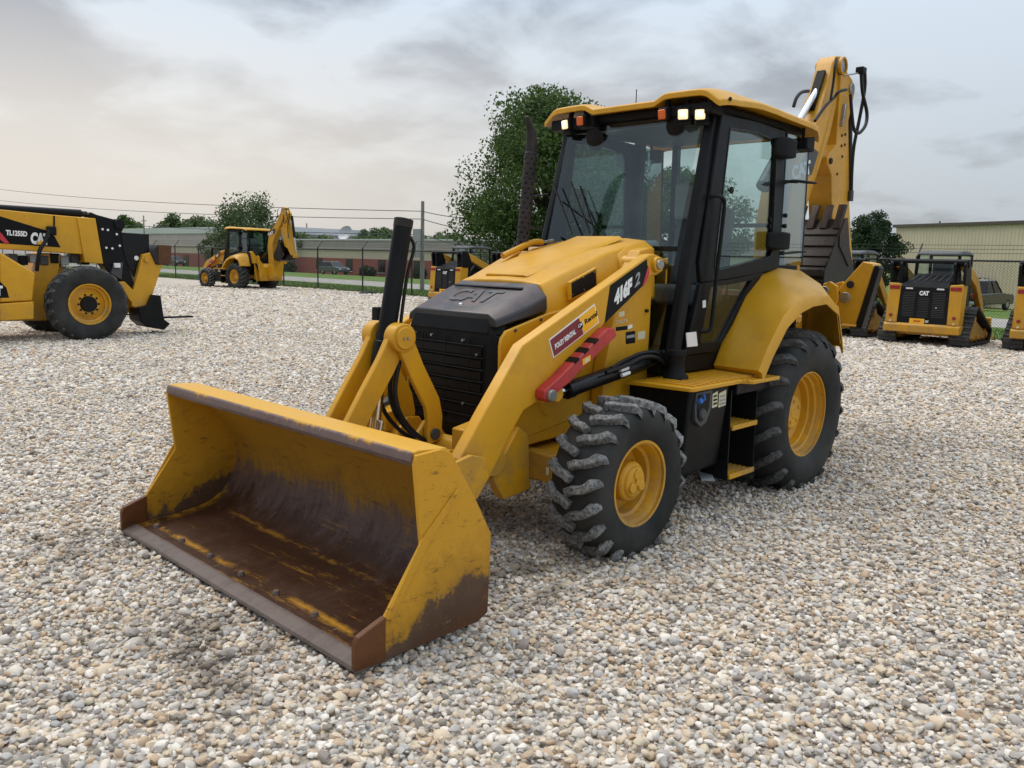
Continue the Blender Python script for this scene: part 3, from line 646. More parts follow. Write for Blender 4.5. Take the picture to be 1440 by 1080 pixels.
# ---- safety brace and lift cylinders
br = [(765.5, 561), (766.5, 550), (788, 530), (844, 473), (855, 462), (864, 461), (868, 472), (813, 525.5), (803, 537), (785, 551), (778, 563), (771, 566)]
SB = part(MB().prism(xz(br, .70), 'y', .628, .70), 'safety_brace', 'red_paint', .006)
bc = PY(774, 556, .70); part(MB().cyl((bc.x, .69, bc.z), (bc.x, .722, bc.z), .036, .034, 24), 'brace_pin', 'steel', .004, SB)
for i in range(3):
    t = .30+i*.2; c1 = PY(788+(855-788)*t, 530.5+(462.5-530.5)*t, .70); n1 = PY(788+(855-788)*(t+.10), 530.5+(462.5-530.5)*(t+.10), .70)
    part(MB().bar((c1.x, .664, c1.z-.004), (n1.x, .664, n1.z-.004), .014, .074, (0, 1, 0)), 'cutout', 'decal_black', 0, SB)
def Dr(u, v): return PY(u, v, .7005)
quad_plate([Dr(819, 505.5), Dr(819.5, 514), Dr(830.5, 507), Dr(830, 499)], 'decal_orange', SB, 'warning_label')
quad_plate([Dr(822, 505.3), Dr(822.3, 511), Dr(827.8, 507.3), Dr(827.5, 502.4)], 'decal_cream', SB, 'warning_label', .003)
for s in (1, -1):
    q0 = PY(776, 554, .585); q1 = PY(795, 549, .585); q2 = PY(905, 510, .585); e2 = PY(935, 500, .585)
    f3 = lambda v: Vector((v.x, s*v.y, v.z))
    LC = part(MB().cyl(f3(q1), f3(q2), .050, n=32), 'lift_cylinder', 'black_satin', .004)
    part(MB().cyl(f3(q1)*1.0, f3(q1)+(f3(q2)-f3(q1))*.08, .056, n=32), 'cylinder_gland', 'black_satin', .005, LC)
    part(MB().cyl(f3(q0), f3(q1), .026, n=20), 'piston_rod', 'chrome', 0, LC)
    part(MB().cyl(f3(q2), f3(e2), .05, .04, 24), 'cylinder_foot', 'black_satin', .004, LC)
for j, (dy, rr) in enumerate(((.07, .014), (.03, .014), (.05, .012))):
    pts = [PY(852+4*j, 524-3*j, .585+dy), PY(880, 514-4*j, .60+dy), PY(905, 502-3*j, .61+dy), PY(926, 504-3*j, .61+dy), PY(942, 520, .60+dy)]
    part(MB().tube(pts, rr, 8, 6), 'hydraulic_hose', 'hose_rubber', 0)
for j in range(2):
    c1 = PY(872+2*j, 521+7*j, .655); c2 = PY(883+2*j, 517+7*j, .655); part(MB().cyl(c1, c2, .013, n=12), 'hose_fitting', 'decal_white', .002)
# ---- hood, nose, grille
def hood_ring(x, zt, wt, zs, ws, zb, wb, crown=.02):
    h = [(0, zt+crown), (wt*.55, zt+crown*.8), (wt, zt), (wt+.022, zt-.026), (ws, (zt+zb)/2), (wb, zb)]
    return [(x, y, z) for y, z in h[::-1]]+[(x, -y, z) for y, z in h[1:]]
HD = part(MB().loft([hood_ring(2.292, 1.548, .350, 1.475, .405, 1.30, .418), hood_ring(2.0, 1.645, .352, 1.55, .415, 1.34, .43), hood_ring(1.62, 1.755, .352, 1.64, .425, 1.40, .44), hood_ring(1.20, 1.845, .345, 1.745, .43, 1.44, .445)]), 'hood', 'yellow_paint', .012, seg=3, ang=25)
for s in (1, -1): part(MB().loft([[(1.60, s*.40, 1.45), (1.60, s*.445, 1.45), (1.585, s*.425, 1.66), (1.57, s*.37, 1.74)], [(1.52, s*.40, 1.45), (1.50, s*.475, 1.45), (1.50, s*.455, 1.72), (1.48, s*.37, 1.795)], [(1.24, s*.40, 1.45), (1.24, s*.475, 1.45), (1.24, s*.45, 1.79), (1.24, s*.36, 1.845)]]), 'hood_shoulder', 'yellow_paint', .012, HD, seg=3)
part(MB().loft([[(2.24, -.19, 1.585), (2.24, .19, 1.585), (2.24, .16, 1.60), (2.24, -.16, 1.60)], [(1.30, -.23, 1.850), (1.30, .23, 1.850), (1.30, .19, 1.872), (1.30, -.19, 1.872)]]), 'hood_bulge', 'yellow_paint', .006, HD, seg=3)
# side vent
vp = [(802, 398), (836, 379.5), (838, 402), (802.5, 419)]
def hs(u, v, dy=.0): return PY(u, v, .436+dy)
quad_plate([hs(u, v) for u, v in [(800, 397), (800.5, 422), (840, 404), (838, 376)]], 'yellow_paint', HD, 'vent_frame', .006, .02)
quad_plate([hs(u, v) for u, v in [(802.5, 398), (803, 419), (837.5, 402), (836, 379.5)]], 'black_plastic', HD, 'side_vent', .009, .01)
for u, v in ((805, 414), (820, 389.5), (821, 407), (835, 382.5)):
    c0 = hs(u, v, .006); part(MB().cyl(c0, c0+Vector((0, .005, 0)), .005, n=8), 'bolt', 'steel', 0, HD)
nc = lambda x, zt, wt, zs, ws, zb, wb: [(x, y, z) for y, z in [(wb, zb), (ws, zs), (wt, zt), (-wt, zt), (-ws, zs), (-wb, zb)]]
NC = part(MB().loft([nc(2.705, 1.378, .325, 1.345, .385, 1.300, .398), nc(2.60, 1.425, .328, 1.375, .403, 1.325, .410), nc(2.42, 1.502, .330, 1.43, .412, 1.362, .418), nc(2.296, 1.550, .332, 1.478, .415, 1.392, .421)]), 'nose_cap', 'nose_cap', .010, seg=3, ang=45)
part(MB().box((2.395, 0, 1.520), (.018, .60, .008), Matrix.Rotation(math.radians(21.5), 3, 'Y')), 'seam', 'decal_black', 0, NC)
part(MB().cyl((2.63, .015, 1.405), (2.634, .015, 1.424), .017, .014, 12), 'latch', 'chrome', .003, NC)
# raised worn letters on the nose; their lighter grey paints in a reflection
sl_ = math.atan2(1.502-1.425, 2.60-2.42)
text_on('CAT', Vector((2.585, -.20, 1.434)), Vector((2.585, .20, 1.434)), Vector((2.43, -.20, 1.4995)), 'dark_grey', NC, 'emblem', .03, 0, 1, .003)
GR = part(MB().loft([[(2.685, -.398, .72), (2.735, -.348, .70), (2.735, .348, .70), (2.685, .398, .72), (2.55, .40, .72), (2.55, -.40, .72)], [(2.675, -.398, 1.25), (2.722, -.35, 1.275), (2.722, .35, 1.275), (2.675, .398, 1.25), (2.55, .405, 1.25), (2.55, -.405, 1.25)]]), 'grille', 'black_plastic', .006)
part(MB().loft([[(2.64, -.400, 1.252), (2.728, -.353, 1.262), (2.728, .353, 1.262), (2.64, .400, 1.252)], [(2.60, -.385, 1.360), (2.698, -.325, 1.372), (2.698, .325, 1.372), (2.60, .385, 1.360)]]), 'grille_header', 'black_plastic', .008, GR)
for i in range(7):
    z = .77+i*.070
    part(MB().box((2.739, 0, z), (.010, .66, .008)), 'grille_slat', 'black_plastic', .002, GR)
    if i < 6: part(MB().box((2.737, 0, z+.035), (.008, .62, .046)), 'grille_screen', 'decal_black', 0, GR)
for yy in (-.21, 0, .21): part(MB().box((2.7385, yy, .985), (.008, .008, .50)), 'grille_rib', 'decal_black', .002, GR)
for yy, zz in ((-.28, 1.225), (-.12, 1.225), (.16, 1.215), (-.1, .84), (.17, .84), (.28, 1.14), (-.28, .95)):
    part(MB().cyl((2.735, yy, zz), (2.752, yy, zz), .008, n=8), 'bolt', 'steel', 0, GR)
for s in (1, -1):
    part(MB().prism([(2.69, .60), (2.70, 1.20), (2.69, 1.245), (2.655, 1.285), (2.30, 1.375), (1.62, 1.48), (1.62, .75)], 'y', s*.402, s*.425), 'engine_side_panel', 'yellow_paint', .008)
    for xx, zz in ((2.58, 1.285), (2.36, 1.34)): part(MB().cyl((xx, s*.42, zz), (xx, s*.432, zz), .010, n=8), 'bolt', 'dark_grey', 0)
part(MB().box((2.58, 0, .60), (.22, .74, .22)), 'lower_guard', 'black_paint', .01)
# ---- chassis, front axle, towers
part(MB().prism([(2.95, .62), (2.95, .74), (2.60, .80), (1.3, .92), (1.1, .92), (1.1, .55), (2.0, .60), (2.5, .58)], 'y', .30, .42), 'frame_rail', 'yellow_worn', .008)
part(MB().prism([(2.95, .62), (2.95, .74), (2.60, .80), (1.3, .92), (1.1, .92), (1.1, .55), (2.0, .60), (2.5, .58)], 'y', -.30, -.42), 'frame_rail', 'yellow_worn', .008)
part(MB().cyl((2.28, .418, .80), (2.28, .432, .80), .05, n=32), 'frame_plug', 'yellow_worn', .003)
part(MB().box((2.0, 0, .62), (1.4, .58, .30)), 'engine_block', 'black_paint', .02)
FA = part(MB().loft([[(2.12, -.80, .36), (2.28, -.80, .36), (2.28, -.80, .50), (2.12, -.80, .50)], [(2.08, -.2, .32), (2.32, -.2, .32), (2.32, -.2, .56), (2.08, -.2, .56)], [(2.08, .2, .32), (2.32, .2, .32), (2.32, .2, .56), (2.08, .2, .56)], [(2.12, .80, .36), (2.28, .80, .36), (2.28, .80, .50), (2.12, .80, .50)]]), 'front_axle', 'yellow_worn', .012)
part(MB().box((2.40, .56, .47), (.10, .44, .17)), 'axle_support', 'yellow_worn', .01, FA)
part(MB().box((2.40, -.56, .47), (.10, .44, .17)), 'axle_support', 'yellow_worn', .01, FA)
part(MB().box((2.455, .60, .46), (.004, .022, .045)), 'axle_label', 'decal_cream', 0, FA)
for s in (1, -1):
    TW = part(MB().prism([(1.66, .72), (1.38, .72), (1.37, 1.30), (1.37, 1.76), (1.41, 1.79), (1.52, 1.77), (1.58, 1.67), (1.74, 1.48), (1.86, .95), (1.86, .72)], 'y', s*.43, s*.53), 'loader_tower', 'yellow_paint', .008)
    part(MB().cyl((AP.x+.03, s*.40, AP.z+.0), (AP.x+.03, s*.545, AP.z+.0), .058, n=32), 'tower_boss', 'yellow_paint', .006, TW)
    if s > 0:
        TY = .5305
        def T(u, v): return PY(u, v, TY)
        for (u0, v0, u1, v1, mt) in ((880, 467, 893, 484, 'decal_black'), (897, 467, 907, 478, 'decal_cream'), (866, 460, 882, 465.5, 'decal_black'), (883, 458, 889, 463, 'decal_white'), (870, 439, 878, 446, 'decal_cream')):
            quad_plate([T(u0, v0), T(u0, v1), T(u1, v1-2), T(u1, v0-2)], mt, TW, 'information_label')
        quad_plate([T(881, 472), T(881, 476), T(892, 474), T(892, 470)], 'grey_panel', TW, 'information_label', .003)
        text_on('20275', T(866, 455.5), T(882, 453), T(866, 450.5), 'decal_cream', TW, 'fleet_lettering', .01, 0, 1, .003)
        bt = T(908, 437); part(MB().cyl(bt, bt+Vector((0, .02, 0)), .012, n=10), 'bolt', 'burnt_steel', .002, TW)
part(MB().tube([PY(707, 360, -.42), PY(728, 350, -.42), PY(745, 342, -.42), PY(755, 340, -.42), PY(762, 341, -.42)], .022, 10, 4), 'hand_rail', 'yellow_paint', 0)
part(MB().cyl(PY(762, 341, -.42), PY(778, 338, -.42), .011, n=10), 'rail_fitting', 'steel', .002)
# ---- exhaust stack with perforated shield
ex0 = PY(734, 352, -.46); ex1 = PY(747, 215, -.46); ex2 = PY(748, 165, -.46)
def perf_tube(a, b, r, n, m_, rows):
    """tube wall with real holes: grid of cells, some cells left open"""
    M_ = MB(); d = (b-a); x = d.normalized().orthogonal().normalized(); y = d.normalized().cross(x); V = []; F = []
    for i in range(m_+1):
        for k in range(n):
            t = 2*math.pi*k/n; V.append(a+d*(i/m_)+x*r*math.cos(t)+y*r*math.sin(t))
    for i in range(m_):
        for k in range(n):
            if i % 3 == 1 and i > 1 and (k+(2 if (i//3) % 2 else 0)) % 4 == 0: continue
            F.append((i*n+k, i*n+(k+1) % n, (i+1)*n+(k+1) % n, (i+1)*n+k))
    return M_.add(V, F)
EX = perf_tube(ex0, ex1, .046, 24, 60, 0).build('exhaust_stack', 'burnt_steel', BH, fixn=True, ang=60)
so = EX.modifiers.new('wall', 'SOLIDIFY'); so.thickness = .003
part(MB().cyl(ex0, ex1, .036, n=20), 'inner_pipe', 'decal_black', 0, EX)
bd = Vector((.07, .03, 0)).normalized()
part(MB().tube([ex1-(ex1-ex0).normalized()*.02, ex1+(ex2-ex1)*.35, ex1+(ex2-ex1)*.65+Vector((.012, .0, 0)), ex2+Vector((.055, .0, .0))], [.044, .042, .041, .040, .038, .034, .030, .026, .02, .015, .01], 20, 3), 'exhaust_tip', 'burnt_steel', 0, EX, ang=60)
part(MB().cyl(PY(750, 276, -.46), PY(770, 273, -.60), .006, n=8), 'exhaust_bracket', 'black_paint', 0, EX)
part(MB().bar(PY(740, 318, -.46), PY(762, 322, -.56), .02, .012), 'exhaust_bracket', 'burnt_steel', .002, EX)
# ---- cab
def frame_ring(outer, inner, y0, y1):
    n = len(outer); V = [(x, y0, z) for x, z in outer]+[(x, y0, z) for x, z in inner]+[(x, y1, z) for x, z in outer]+[(x, y1, z) for x, z in inner]; F = []
    for i in range(n):
        j = (i+1) % n
        F += [(i, j, n+j, n+i), (2*n+i, 3*n+i, 3*n+j, 2*n+j), (i, 2*n+i, 2*n+j, j), (n+i, n+j, 3*n+j, 3*n+i)]
    return MB().add(V, F)
CB = holder('cab', BH)
def cpart(mb, name, mat, bev=.006, **k): return mb.build(name, mat, CB, bev, **k)
for s in (1, -1):
    cpart(MB().loft([[(1.27, s*.63, 1.0), (1.36, s*.63, 1.0), (1.35, s*.70, 1.0), (1.25, s*.70, 1.0)], [(1.12, s*.625, 1.75), (1.195, s*.62, 1.75), (1.18, s*.685, 1.75), (1.09, s*.69, 1.75)], [(.87, s*.605, 2.72), (.94, s*.60, 2.72), (.92, s*.67, 2.72), (.84, s*.68, 2.72)]]), 'front_pillar', 'black_paint', .014, seg=3)
    cpart(MB().loft([[(-.10, s*.62, 1.60), (-.02, s*.62, 1.60), (-.02, s*.70, 1.60), (-.10, s*.70, 1.60)], [(-.10, s*.60, 2.72), (-.02, s*.60, 2.72), (-.02, s*.68, 2.72), (-.10, s*.68, 2.72)]]), 'door_pillar', 'black_paint', .012)
    cpart(MB().loft([[(-.52, s*.50, 1.05), (-.46, s*.50, 1.05), (-.46, s*.56, 1.05), (-.52, s*.56, 1.05)], [(-.46, s*.48, 2.74), (-.40, s*.48, 2.74), (-.40, s*.54, 2.74), (-.46, s*.54, 2.74)]]), 'rear_pillar', 'black_paint', .01)
    cpart(MB().bar((.9, s*.63, 2.715), (-.45, s*.60, 2.745), .07, .06), 'roof_rail', 'black_paint', .008)
    # door
    up_o = [(.90, 2.70), (.40, 2.715), (-.035, 2.70), (-.06, 2.62), (-.085, 1.72), (.0, 1.655), (.60, 1.595), (1.04, 1.565), (1.075, 1.70)]
    up_i = [(.775, 2.615), (.40, 2.63), (.12, 2.605), (.085, 2.55), (.05, 1.80), (.075, 1.765), (.60, 1.685), (.85, 1.650), (.875, 1.70)]
    lo_o = [(1.04, 1.562), (.60, 1.592), (.15, 1.645), (.36, 1.45), (.78, 1.075), (1.18, 1.075), (1.185, 1.12)]
    lo_i = [(.90, 1.535), (.60, 1.555), (.33, 1.580), (.44, 1.47), (.735, 1.145), (.985, 1.150), (.995, 1.18)]
    y0, y1 = s*.665, s*.705
    cpart(frame_ring(up_o, up_i, y0, y1), 'door_frame', 'black_paint', .010, seg=3)
    cpart(frame_ring(lo_o, lo_i, y0, y1), 'door_frame', 'black_paint', .010, seg=3)
    cpart(MB().prism([(x, z) for x, z in up_i], 'y', s*.680, s*.686), 'door_pane', 'cab_glass', 0)
    cpart(MB().prism([(x, z) for x, z in lo_i], 'y', s*.680, s*.686), 'door_pane', 'cab_glass', 0)
    # rubber seal line round the upper pane
    cpart(frame_ring([(x+(.012 if x > .4 else -.012), z+(.012 if z > 2 else -.012)) for x, z in up_i], up_i, s*.704, s*.709), 'pane_seal', 'black_satin', .002)
    # rear quarter pane, frameless
    cpart(MB().prism([(-.11, 2.69), (-.48, 2.70), (-.52, 1.70), (-.12, 1.70)], 'y', s*.685, s*.691), 'quarter_pane', 'quarter_glass', 0)
    cpart(MB().prism([(-.472, 2.70), (-.486, 2.70), (-.526, 1.70), (-.512, 1.70)], 'y', s*.682, s*.694), 'pane_edge', 'black_satin', 0)
    for zz in (2.18, 2.10, 1.93, 1.89):
        cpart(MB().cyl((-.16, s*.69, zz-.1), (-.16, s*.705, zz-.1), .017, n=14), 'pane_bolt', 'black_plastic', .003)
    cpart(MB().cyl((.69, s*.686, 2.21), (.69, s*.70, 2.21), .025, n=16), 'pane_bolt', 'black_plastic', .004)
    for zz in (2.035, 1.985): cpart(MB().cyl((.075, s*.686, zz), (.075, s*.70, zz), .02, n=16), 'pane_bolt', 'black_plastic', .004)
    # hinge covers
    for zz, dz in ((2.565, .075), (1.88, .07)):
        cpart(MB().loft([[(.16, s*.70, zz-dz*.8), (.16, s*.70, zz+dz*.8), (.16, s*.735, zz+dz*.7), (.16, s*.735, zz-dz*.7)], [(.08, s*.70, zz-dz), (.08, s*.70, zz+dz), (.08, s*.79, zz+dz), (.08, s*.79, zz-dz)], [(-.06, s*.70, zz-dz), (-.06, s*.70, zz+dz), (-.06, s*.80, zz+dz*.9), (-.06, s*.80, zz-dz*.9)]]), 'hinge_cover', 'black_plastic', .014, seg=3)
    # grab handle
    cpart(MB().tube([(.985, s*.70, 2.14), (.97, s*.745, 2.15), (.90, s*.755, 2.13), (.885, s*.755, 2.05), (.93, s*.755, 1.60), (.955, s*.755, 1.30), (.975, s*.75, 1.24), (1.01, s*.70, 1.23)], .014, 10, 5), 'grab_handle', 'black_paint', 0)
    # roof edge lamp under the rear overhang
    cpart(MB().loft([[(-.30, s*.66, 2.60), (-.30, s*.76, 2.60), (-.30, s*.76, 2.68), (-.30, s*.66, 2.68)], [(-.42, s*.65, 2.58), (-.42, s*.77, 2.58), (-.42, s*.77, 2.70), (-.42, s*.65, 2.70)]]), 'rear_lamp', 'black_plastic', .012)
    cpart(MB().cyl((-.33, s*.71, 2.67), (-.33, s*.71, 2.76), .012, n=10), 'lamp_stalk', 'black_plastic', 0)
# mirror seen edge on
cpart(MB().lathe([(0.001, -.011), (.09, -.008), (.105, 0), (.09, .008), (.001, .011)], (-.20, .80, 2.335), (0, .12, 1), 32), 'mirror', 'black_plastic', 0)
cpart(MB().cyl((-.08, .69, 2.335), (-.18, .76, 2.335), .012, n=10), 'mirror_arm', 'black_plastic', 0)
cpart(MB().cyl((-.12, .695, 1.785), (-.50, .72, 1.81), .008, n=8), 'latch_rod', 'black_plastic', 0)
# lower cab wall, sill and front quarter below the windscreen
cpart(MB().prism([(1.26, 1.01), (1.18, 1.07), (.78, 1.07), (.36, 1.44), (.14, 1.64), (-.10, 1.70), (-.50, 1.70), (-.50, .95), (1.26, .95)], 'y', .60, .664), 'cab_wall', 'black_paint', .008)
cpart(MB().prism([(1.26, 1.01), (1.18, 1.07), (.78, 1.07), (.36, 1.44), (.14, 1.64), (-.10, 1.70), (-.50, 1.70), (-.50, .95), (1.26, .95)], 'y', -.60, -.664), 'cab_wall', 'black_paint', .008)
cpart(MB().box((.42, 0, .97), (1.80, 1.24, .06)), 'cab_floor', 'black_paint', .004)
cpart(MB().box((1.355, 0, 1.03), (.05, 1.24, .16)), 'front_sill', 'black_paint', .008)
cpart(MB().box((-.48, 0, 1.20), (.04, 1.0, .40)), 'rear_sill', 'black_paint', .006)
# windscreen
ws = [(1.358, -.602, 1.10), (1.358, .602, 1.10), (1.17, .590, 1.85), (.955, .595, 2.70), (.955, -.595, 2.70), (1.17, -.590, 1.85)]
cpart(MB().add([Vector(p)+Vector((0, 0, 0)) for p in ws]+[Vector(p)+Vector((.006, 0, .001)) for p in ws], [(0, 1, 2, 5), (5, 2, 3, 4), (11, 8, 7, 6), (10, 9, 8, 11), (0, 6, 7, 1), (3, 9, 10, 4)]), 'windscreen', 'cab_glass', 0)
cpart(MB().bar((1.195, -.59, 1.79), (1.195, .59, 1.79), .012, .03), 'screen_seam', 'black_satin', 0)
cpart(MB().add([(-.44, -.50, 1.42), (-.44, .50, 1.42), (-.41, .49, 2.70), (-.41, -.49, 2.70)]+[(-.446, -.50, 1.42), (-.446, .50, 1.42), (-.416, .49, 2.70), (-.416, -.49, 2.70)], [(0, 1, 2, 3), (7, 6, 5, 4)]), 'rear_pane', 'cab_glass', 0)
cpart(MB().bar((-.44, -.5, 1.41), (-.44, .5, 1.41), .05, .05), 'rear_crossbar', 'black_paint', .005)
cpart(MB().bar((-.425, -.5, 2.02), (-.425, .5, 2.02), .03, .035), 'rear_crossbar', 'black_paint', .005)
cpart(MB().bar((.90, -.6, 2.70), (.90, .6, 2.70), .06, .07), 'front_header', 'black_paint', .008)
# wipers
for (a, b, c_) in (((778, 258), (805, 330), (800, 330)), ((803, 256), (830, 328), (826, 330)), ((816, 262), (838, 330), (835, 330))):
    p0 = PX(*a, 1.125); p1 = PX(*b, 1.24); cpart(MB().bar(p0, p1, .008, .012), 'wiper_arm', 'black_satin', 0)
# roof
def roof_z(x, y):
    ay = abs(y)
    z = 2.832-.010*(y/.8)**2+.02*math.sin(max(0, min(1, (1.0-x)/1.0))*math.pi)-.03*max(0, (-.1-x)/.4)**2
    if x > .55:
        t = min(1, (x-.55)/.25); pod = max(0, min(1, (ay-.28)/.09))*max(0, min(1, (.76-ay)/.08)); z += .032*pod*t-.012*t*(1-pod)
    e_ = max(0, (ay-.70)/.10); z -= .035*e_*e_
    if x > 1.0: z -= .018*((x-1.0)/.08)**2
    if x < -.40: z -= .06*((-.40-x)/.13)**1.5
    return z
xs = [1.08, 1.06, 1.0, .9, .8, .7, .6, .5, .3, .1, -.1, -.3, -.4, -.47, -.52]; ys = [-.80, -.77, -.74, -.70, -.66, -.6, -.5, -.4, -.36, -.32, -.28, -.2, 0, .2, .28, .32, .36, .4, .5, .6, .66, .70, .74, .77, .80]
V = []; F = []
def plan(x, y): # round the plan corners
    k_ = 1-.035*max(0, (x-.9)/.18)**2-.06*max(0, (-.35-x)/.17)**2
    return (x-(.03*max(0, abs(y)-.6)/.2 if x > .95 else 0), y*k_)
for top in (1, 0):
    for x in xs:
        for y in ys:
            px_, py_ = plan(x, y); V.append((px_, py_, roof_z(x, y)-(0 if top else .042)))
nx, ny = len(xs), len(ys); o2 = nx*ny
for i in range(nx-1):
    for j in range(ny-1):
        F.append((i*ny+j, i*ny+j+1, (i+1)*ny+j+1, (i+1)*ny+j)); F.append(tuple(o2+q for q in (i*ny+j, (i+1)*ny+j, (i+1)*ny+j+1, i*ny+j+1)))
for i in range(nx-1):
    for j in (0, ny-1): F.append((i*ny+j, (i+1)*ny+j, o2+(i+1)*ny+j, o2+i*ny+j))
for j in range(ny-1):
    for i in (0, nx-1): F.append((i*ny+j, i*ny+j+1, o2+i*ny+j+1, o2+i*ny+j))
cpart(MB().add(V, F), 'roof', 'yellow_paint', .008, seg=3, ang=50)
cpart(MB().box((.28, 0, 2.745), (1.40, 1.34, .06)), 'roof_liner', 'black_plastic', .02)
for s in (1, -1): cpart(MB().box((.96, s*.50, 2.725), (.16, .42, .08)), 'lamp_recess', 'black_plastic', .012)
cpart(MB().cyl((.962, .792, 2.775), (.964, .800, 2.775), .014, n=12), 'roof_bolt', 'black_satin', 0)
cpart(MB().cyl((.5, -.3, 2.85), (.53, -.28, 3.03), .004, n=6), 'antenna', 'black_satin', 0)
# lamps
def lamp(px, py, x, kind):
    c_ = PX(px, py, x); c_ = Vector((x, c_.y, c_.z)); yaw_ = .25*(1 if c_.y > 0 else -1) if kind == 'work' else 0
    R_ = Matrix.Rotation(yaw_, 3, 'Z') @ Matrix.Rotation(math.radians(8), 3, 'Y')
    d = (.07, .094, .09) if kind == 'work' else (.085, .080, .092)
    L_ = cpart(MB().box(c_, d, R_), 'work_lamp' if kind == 'work' else 'turn_signal', 'black_plastic', .012, seg=3)
    return c_, R_, d
def lampset(px, py, x, kind):
    H_ = holder('work_lamp' if kind == 'work' else 'turn_signal', CB) if False else CB
    c_, R_, d = lamp(px, py, x, kind)
    f_ = c_+R_ @ Vector((d[0]/2+.004, 0, 0))
    cpart(MB().box(f_, (.018, d[1]*.74, d[2]*.72), R_), 'lamp_lens', 'lit_lamp' if kind == 'work' else 'amber_lens', .018, seg=3)
    if kind == 'work': cpart(MB().lathe([(.001, .006), (.016, .004), (.022, 0)], f_+R_ @ Vector((.008, 0, .005)), R_ @ Vector((1, 0, 0)), 16), 'lamp_bulb', 'lit_bulb', 0)
    cpart(MB().bar(c_+Vector((-.02, 0, .03)), c_+Vector((-.03, 0, .10)), .03, .03, (0, 1, 0)), 'lamp_stalk', 'black_plastic', .004)
    if kind == 'work': cpart(MB().box(c_+Vector((-.03, 0, -.055)), (.09, .085, .03), R_), 'lamp_bracket', 'black_plastic', .008)
for a in ((963, 161, 1.03, 'work'), (987, 161, 1.0, 'work'), (936, 161, 1.05, 'amber'), (800, 175, 1.03, 'work'), (821, 170, 1.05, 'amber')): lampset(*a)
cpart(MB().lathe([(.001, -.02), (.05, -.018), (.085, .0), (.05, .018), (.001, .02)], (1.0, -.30, 2.60), (1, 0, -.4), 24), 'inside_mirror', 'black_plastic', 0)
cpart(MB().lathe([(.001, -.02), (.04, -.018), (.07, .0), (.04, .018), (.001, .02)], (1.0, .40, 2.62), (1, 0, -.4), 24), 'inside_mirror', 'black_plastic', 0)
# interior
cpart(MB().box((.18, 0, 1.44), (.50, .50, .16)), 'seat_cushion', 'seat_fabric', .04, seg=4)
cpart(MB().box((-.10, 0, 1.82), (.13, .50, .66), Matrix.Rotation(math.radians(-8), 3, 'Y')), 'seat_back', 'seat_fabric', .04, seg=4)
cpart(MB().box((.16, 0, 1.18), (.42, .40, .40)), 'seat_base', 'black_plastic', .02)
for s in (1, -1): cpart(MB().bar((-.02, s*.29, 1.66), (.30, s*.29, 1.68), .06, .05), 'arm_rest', 'seat_fabric', .015)
cpart(MB().loft([[(.98, -.12, 1.0), (1.12, -.12, 1.0), (1.12, .12, 1.0), (.98, .12, 1.0)], [(.80, -.09, 1.72), (.92, -.09, 1.74), (.92, .09, 1.74), (.80, .09, 1.72)]]), 'steering_column', 'black_plastic', .02)
cpart(MB().lathe([(.185+.013*math.cos(t), .013*math.sin(t)) for t in np.linspace(0, 2*math.pi, 9)[:-1]], (.80, 0, 1.80), (-.45, 0, 1), 40, closed=True), 'steering_wheel', 'black_plastic', 0)
cpart(MB().bar((.80-.16, 0, 1.735), (.80+.16, 0, 1.875), .03, .015), 'wheel_spoke', 'black_plastic', .004)
cpart(MB().box((.99, 0, 1.80), (.20, .50, .07), Matrix.Rotation(math.radians(15), 3, 'Y')), 'dashboard', 'grey_panel', .02, seg=3)
cpart(MB().box((.55, -.52, 1.45), (.85, .16, .50)), 'side_console', 'dark_grey', .03, seg=3)
cpart(MB().box((.02, .02, 2.20), (.06, .44, .30)), 'seat_headrest', 'grey_panel', .03, seg=3)
cpart(MB().cyl((.45, .36, 1.55), (.30, .40, 2.05), .010, n=8), 'control_lever', 'black_satin', 0)
cpart(MB().cyl((.31, .40, 2.02), (.30, .40, 2.12), .018, n=12), 'lever_knob', 'black_satin', .004)
cpart(MB().cyl((-.28, .16, 1.35), (-.24, .18, 1.90), .012, n=8), 'control_lever', 'black_satin', 0)
cpart(MB().cyl((-.28, -.16, 1.35), (-.24, -.18, 1.90), .012, n=8), 'control_lever', 'black_satin', 0)
# stickers on the door sill post
def DD(u, v): return PY(u, v, .7105)
quad_plate([DD(964.5, 468), DD(966, 488), DD(980.5, 486.5), DD(978.5, 466.5)], 'white_paper', CB, 'inspection_card', .004, .006)
quad_plate([DD(988, 423), DD(988, 433), DD(992, 432), DD(992, 422)], 'white_paper', CB, 'small_label', .004, .006)
# ---- rear fenders
inn = [(.751, .972), (.60, 1.22), (.40, 1.46), (.165, 1.615), (-.09, 1.675), (-.43, 1.66), (-.60, 1.50), (-.66, 1.10)]
ou = [(.875, .985), (.745, 1.155), (.56, 1.345), (.36, 1.445), (.17, 1.487), (-.06, 1.500), (-.30, 1.41), (-.45, 1.10)]
for s in (1, -1):
    rings = []
    for (xi, zi), (xo, zo) in zip(inn, ou):
        rings.append([(xi, s*.67, zi), (xi*.9+xo*.1, s*.74, zi*.99+zo*.01), (xi*.35+xo*.65, s*1.0, zi*.4+zo*.6), (xo, s*1.085, zo), (xo-.03, s*1.10, zo-.02), (xo-.045, s*1.10, zo-.085), (xo-.05, s*1.085, zo-.085), (xo-.03, s*1.07, zo-.03), (xi*.35+xo*.65-.02, s*.99, zi*.4+zo*.6-.025), (xi-.02, s*.67, zi-.025)])
    FD = part(MB().loft(rings), 'rear_fender', 'yellow_paint', .012, seg=3, ang=40)
    part(MB().prism([(.60, 1.0), (.40, 1.38), (.10, 1.55), (-.40, 1.58), (-.60, 1.40), (-.62, .75), (-.3, .95), (.3, .98)], 'y', s*.60, s*.64), 'wheel_arch', 'black_paint', .004)
